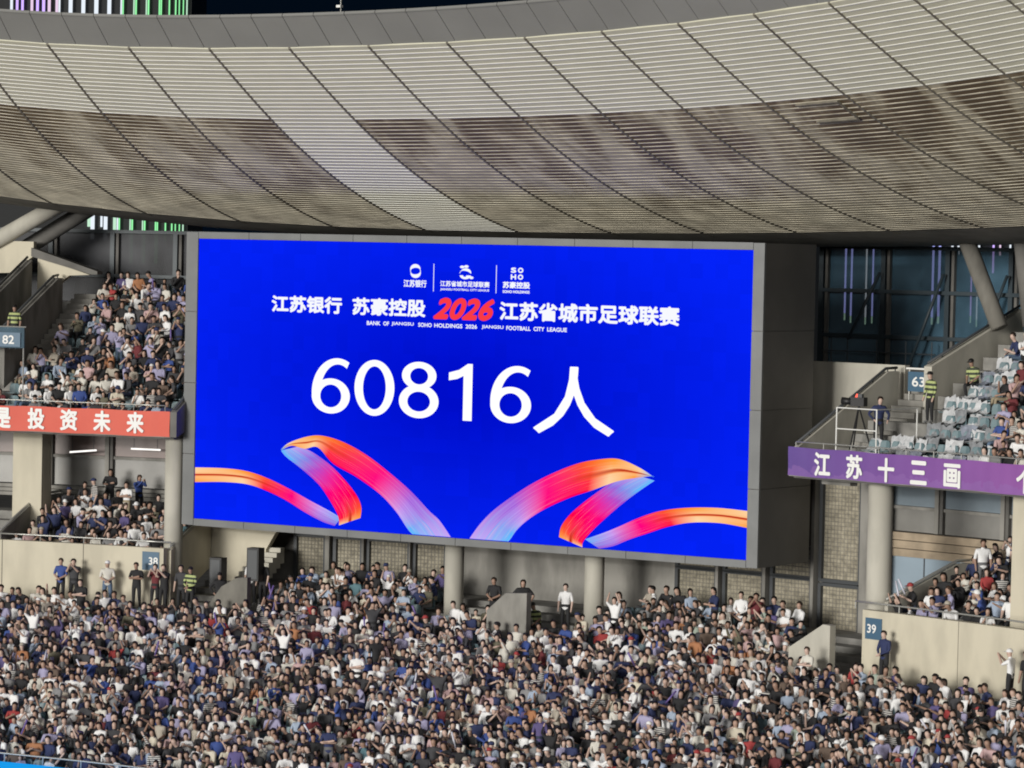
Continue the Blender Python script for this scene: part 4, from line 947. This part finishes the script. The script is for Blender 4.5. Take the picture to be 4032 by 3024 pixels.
def seat(th, r, z, ind, where=''):
    global on_, NSEAT
    x, y, zz = P(th, r, z); rot = -R_(th)
    if ind and NSEAT < 290:
        t = thing('stadium_seat', (x, y, zz), f'empty pale blue plastic seat {where}', 'seat', 'empty seats '+where); t.rotation_euler = (0, 0, rot)
        for me in (PAN, BACK, LEG):
            o = bpy.data.objects.new(me.name, me); COL.objects.link(o); o.parent = t
        NSEAT += 1
    else:
        c, s_ = math.cos(rot), math.sin(rot); M = np.array([[c, -s_, 0], [s_, c, 0], [0, 0, 1]])
        OV.append(SEATV@M.T+(x, y, zz)); OF.append(SEATF+on_); on_ += len(SEATV)

# ---- lower stand
LIM = [(-9, 7.75), (-9.5, 10.5), (-10, 13), (-10.5, 15.5), (-11, 17.75), (-11.5, 19.75), (-12, 21.75), (-12.25, 23.75), (-12.75, 25.75), (-13.25, 27.5), (-13.5, 26.5), (-14, 25.5), (-14.25, 24.75), (-14.5, 24), (-15, 23.25), (-15.25, 22.5), (-15.5, 21.75), (-16, 21),
       (-6.7, 12.2), (-6.7, 11.8), (-6.7, 11), (-6.5, 10.2), (-6.0, 9.6)]
def keepout(th, k):
    if k >= 19 and 1.2 < th < 3.2: return True         # centre stair block
    if k >= 19 and 11.9 < th < 14.3: return True
    if k >= 19 and -8.4 < th < -6.7: return True
    if k >= 20 and (abs(th+1.25) < .45 or abs(th-3.54) < .5): return True
    if k >= 21 and -1.9 < th < 4.4: return True
    return False
LR = [57.2+.8*i for i in range(18)]
UND = [(-6.7, 12.2), (-6.7, 12.0), (-6.7, 11.6), (-6.7, 11), (-6.5, 10.4), (-6.2, 9.8)]
for k in range(25):
    r, z = row_low(k); rs = r+.52
    a, e_ = (float(np.interp(r, LR, [q[0] for q in LIM[:18]])), float(np.interp(r, LR, [q[1] for q in LIM[:18]]))) if k < 19 else UND[k-19]; d_ = math.degrees(.445/rs); th = a+RNG.uniform(0, d_)
    while th < e_:
        if not keepout(th, k):
            jit = RNG.normal(0, .06)/rs*57; jr = RNG.normal(0, .05)
            cl_ = math.sin(th*1.9+k*.8)+math.sin(th*.83-k*1.3+2)+math.sin(th*3.1+k*.45+1)
            empty_p = .03+(.38 if cl_ > 2.15 else 0)+(.10 if (-7 < th < 1 and k in (4, 5, 6, 7)) else 0)+(.12 if k > 20 else 0)
            if RNG.random() < empty_p: seat(th, r+.5, z, True, 'among the crowd in the lower stand')
            else:
                ind = k <= 3
                seat(th, r+.5, z, False)
                if RNG.random() < .02: person(th+jit, r+.30, z, ['s_phone', 's_down', 's_cross', 's_up'][RNG.integers(4)], where='lower front rows', ind=ind)
                else: person(th+jit, r+.5+jr, z, where='lower front rows', ind=ind)
        th += d_
LOWF = NIND
# ---- left upper stand
for k in range(12):
    r = 72.6+.8*k; z = 3.1+.44*k; d_ = math.degrees(.50/(r+.5)); th = -15.85 if k > 4 else -16.5 if k > 1 else -17.4
    while th < -10.35:
        if th > -11.0 and k < 9 and RNG.random() < .75: seat(th, r+.52, z, True, 'at the end of the rows above the red banner')
        elif RNG.random() < .12: seat(th, r+.52, z, True, 'among the crowd above the red banner')
        else:
            seat(th, r+.52, z, False); person(th+RNG.normal(0, .04), r+.55, z, None if RNG.random() > .03 or k > 10 else 's_phone')
        th += d_
# ---- middle stands
for (a, e_, nm) in ((-15.7, -10.75, 'L'), (14.6, 22, 'R')):
    for k in range(6):
        r = 72.5+.8*k; z = -2.0+.32*k; d_ = math.degrees(.49/(r+.5)); th = a+RNG.uniform(0, .2)+(.12*k if nm == 'L' else .05*k)
        while th < e_:
            if RNG.random() > .07 and not (nm == 'R' and 18.0 < th < 19.4 and k < 3) and not (k == 5 and RNG.random() < .5):
                person(th+RNG.normal(0, .04), r+.55, z, None if k < 4 or RNG.random() < .4 else ['s_phone', 's_cross', 's_down'][RNG.integers(3)])
            th += d_
# ---- right upper stand: people one by one, litter on the empty rows
W63 = 'above the purple banner'
RU = [(0, 18.2, 'lap', 'black', 'short'), (0, 18.65, 'chin', 'off white', 'short'), (0, 19.1, 'lap', 'white', 'short'), (0, 17.7, 'lap', 'grey', 'short'), (0, 17.25, 'lap', 'white', 'long'), (0, 19.6, 'cross', 'black', 'long'),
      (1, 17.9, 'lean', 'white', 'short'), (1, 18.6, 'lap', 'beige', 'long'), (1, 19.3, 'lap', 'off white', 'short'), (1, 20.0, 'clap', 'navy', 'short'), (2, 18.0, 'lean', 'brown', 'short'), (2, 19.2, 'lap', 'white', 'long'), (2, 19.8, 'lap', 'charcoal', 'short'),
      (3, 17.2, 'phone', 'black', 'short'), (3, 19.0, 'lap', 'brown', 'short'), (3, 19.6, 'lap', 'black', 'long'), (4, 18.6, 'lap', 'grey', 'short'), (4, 19.3, 'lean', 'white', 'short'), (5, 16.9, 'lap', 'black', 'cap'), (5, 17.5, 'clap', 'white', 'long'), (5, 18.4, 'lap', 'pink', 'short'), (5, 19.0, 'lap', 'black', 'short'),
      (6, 15.3, 'lap', 'dark red', 'short'), (6, 16.0, 'lap', 'white', 'short'), (6, 16.7, 'phone', 'charcoal', 'short'), (6, 17.4, 'lap', 'grey', 'short'), (6, 18.2, 'cross', 'off white', 'long'), (7, 15.0, 'lap', 'black', 'short'), (7, 15.6, 'lap', 'white', 'long'), (7, 16.4, 'lap', 'red', 'short'), (7, 17.2, 'clap', 'black', 'short'),
      (8, 15.0, 'lap', 'white', 'short'), (8, 15.7, 'lap', 'navy', 'short'), (8, 16.3, 'chin', 'black', 'cap'), (9, 14.6, 'lap', 'grey', 'short'), (9, 15.3, 'lap', 'black', 'long'), (10, 14.5, 'lap', 'white', 'short'), (10, 15.1, 'lap', 'black', 'short')]
taken = {}
for k, th, po, sh, hr_ in RU:
    person(th, 72.6+.8*k+.55, 3.1+.44*k, po, sh, W63, ind=True, hair=hr_, rot=RNG.normal(8, 15), sc=1.0); taken.setdefault(k, []).append(th)
def crumple(seed, m_):
    g = np.random.default_rng(seed); bb = B(); nx, ny = 7, 6; vs = []
    for i in range(nx):
        for j in range(ny): q = j/(ny-1); vs.append(((i/(nx-1)-.5)*.60+g.normal(0, .03), -.30+.58*min(1, q*1.5)+g.normal(0, .02), .44+max(0, q-.5)*.92+abs(g.normal(0, .055))+.035*math.sin(i*2.1+seed)))
    bb.add(vs, [(i*ny+j, (i+1)*ny+j, (i+1)*ny+j+1, i*ny+j+1) for i in range(nx-1) for j in range(ny-1)]); return bb.mesh('crumpled_sheet', m_)
CR = [crumple(i, ['cloth_white', 'cloth_grey', 'cloth_white', 'cloth_blue', 'cloth_white', 'cloth_grey'][i]) for i in range(6)]
CRN = ['white', 'grey', 'white', 'bluish', 'white', 'grey']
for k in range(11):
    r = 72.6+.8*k; z = 3.1+.44*k; d_ = math.degrees(.50/(r+.5)); a = (14.4 if k < 4 else 13.9) if k < 5 else 14.1
    a = 12.9 if k in (1,) else a
    th = a
    while th < 21.5:
        if min([abs(th-q) for q in taken.get(k, [])]+[9]) > .3:
            if th > 17.3-.42*k and RNG.random() < .8 and k < 10:
                seat(th, r+.52, z, False); person(th, r+.55, z, where=W63, ind=NIND < 270); th += d_; continue
            seat(th, r+.52, z, k < 7 and th < 18, 'on the littered rows above the purple banner')
            if RNG.random() < .95 and th < 20.5:
                q = RNG.integers(6); x, y, zz = P(th+RNG.normal(0, .03), r+.50, z+.01); o = bpy.data.objects.new('crumpled_sheet', CR[q]); COL.objects.link(o); o.location = (x, y, zz); o.rotation_euler = (0, RNG.uniform(-.06, .06), -R_(th)+RNG.uniform(-.25, .25)); o.scale = (RNG.uniform(.85, 1.1), RNG.uniform(.9, 1.05), RNG.uniform(.85, 1.05))
                tag(o, f'crumpled {CRN[q]} plastic sheet left on a seat above the purple banner', 'sheet', 'crumpled sheets on the empty rows')
        th += d_
    # people beyond the named ones
    while False: pass
# ---- guards, cameraman and the people standing about
S1 = 'in front of the cream wall'
for th, r, z, po, sh, hr_, rot, lab in (
    (13.5, 76.0, 4.87, 's_down', 'hi_vis', 'cap', -10, 'guard in a yellow striped vest standing beside sign 63'),
    (13.75, 78.0, 5.75, 'lap', 'hi_vis', 'cap', 10, 'guard in a yellow striped vest sitting below the beige parapet'),
    (-16.45, 74.6, 6.1, 's_down', 'hi_vis', 'cap', 10, 'guard in a yellow striped vest behind sign 82'),
    (12.75, 74.55, 3.99, 's_hip', 'navy', 'short', 60, 'cameraman in dark suit behind the television camera'),
    (-13.5, 71.35, -3.45, 's_clasp', 'royal blue', 'short', 5, 'man in royal blue shirt standing against the cream wall'),
    (-13.05, 71.4, -3.45, 's_phone', 'charcoal', 'short', 10, 'man in charcoal shirt looking at his hands against the cream wall'),
    (-11.9, 71.4, -3.45, 's_clasp', 'off white', 'cap', 25, 'person in off white shirt and cap standing against the cream wall'),
    (-12.45, 70.5, -4.12, 's_cross', 'black', 'short', 0, 'person in black with folded arms before the cream wall'),
    (-10.9, 71.4, -3.45, 's_cross', 'black', 'short', 10, 'man in black with folded arms covering the blue section sign'),
    (-10.25, 71.3, -3.45, 's_phone', 'dark red', 'short', 5, 'person in dark red top standing by the round column'),
    (-9.98, 71.35, -3.45, 's_phone', 'black', 'short', -5, 'person in black standing close beside the one in dark red'),
    (-9.4, 71.5, -3.45, 's_down', 'charcoal', 'short', 0, 'tall man in charcoal beside the cream passage wall'),
    (-8.95, 71.1, -3.45, 's_clasp', 'hi_vis', 'cap', 0, 'guard in a yellow striped vest below the black loudspeakers'),
    (-8.3, 71.9, -3.68, 's_hip', 'black', 'cap', 30, 'person in black cap and shirt at the curved stair block'),
    (-7.95, 73.6, -3.25, 's_down', 'white', 'long', 0, 'woman in white standing by the loudspeaker tower'),
    (-7.6, 73.7, -3.25, 's_down', 'black', 'short', 0, 'man in black standing by the loudspeaker tower'),
    (.5, 73.3, -3.25, 's_clasp', 'black', 'short', 10, 'man in black shirt standing near the first round column under the screen'),
    (1.45, 73.4, -3.25, 's_hip', 'black', 'long', 40, 'woman in black bending behind the centre stair block'),
    (2.95, 73.3, -3.25, 's_down', 'white', 'short', 20, 'man in white shirt standing by the second round column under the screen'),
    (2.5, 72.5, -3.47, 'lap', 'hi_vis', 'cap', 0, 'guard in a yellow striped vest sitting behind the centre stair block'),
    (5.1, 72.5, -3.47, 's_up', 'white', 'short', 0, 'person in white stretching both arms up under the screen'),
    (8.45, 74.2, -3.04, 's_clasp', 'white', 'short', 20, 'man in white vest standing before the glass block windows'),
    (8.95, 74.2, -3.04, 's_phone', 'dark red', 'short', 30, 'person in dark red standing before the glass block windows'),
    (12.3, 71.7, -3.68, 'lap', 'hi_vis', 'cap', 20, 'guard in a yellow striped vest seated by the beige stair block'),
    (13.5, 70.2, -4.12, 's_cross', 'off white', 'short', 0, 'person in off white standing before the beige stair block'),
    (15.3, 71.45, -3.45, 's_clasp', 'navy', 'short', 0, 'man in navy standing beside sign 39'),
    (19.95, 71.2, -3.45, 's_phone', 'white', 'cap', -70, 'man in white shirt and cap standing side-on before the cream wall'),
    (20.5, 71.3, -3.45, 's_down', 'black', 'short', 0, 'person in black standing before the far end of the cream wall')):
    person(th, r, z, po, sh, ind=True, rot=rot, hair=hr_, label=lab, group='standing people and guards', sc=1.0, pants='pants_black' if 'guard' in lab or sh != 'off white' else None)
# ---- join the mass
co = np.concatenate(CV); tr = np.concatenate(CT); mi = np.concatenate(CM)
me = bpy.data.meshes.new('crowd'); me.vertices.add(len(co)); me.vertices.foreach_set('co', co.ravel()); me.loops.add(tr.size); me.loops.foreach_set('vertex_index', tr.ravel().astype(np.int32))
me.polygons.add(len(tr)); me.polygons.foreach_set('loop_start', np.arange(0, tr.size, 3, dtype=np.int32)); me.polygons.foreach_set('material_index', mi.astype(np.int32)); me.polygons.foreach_set('use_smooth', np.ones(len(tr), bool))
for k in SLOTS: me.materials.append(MATS[k])
me.update(calc_edges=True); o = link('crowd', me); tag(o, 'dense crowd of seated spectators filling the stands', 'crowd', kind='stuff')
co = np.concatenate(OV); tr = np.concatenate(OF)
me = bpy.data.meshes.new('occupied_seating'); me.from_pydata(co.tolist(), [], tr.tolist()); me.materials.append(MATS['seat_far'])
o = link('occupied_seating', me); tag(o, 'rows of pale blue seats under the crowd', 'seating', kind='stuff')
print('PEOPLE individuals', NIND, 'front', LOWF, 'sticks', STICKS, 'seats', NSEAT, 'crowd tris', len(CM) and sum(len(x) for x in CM))
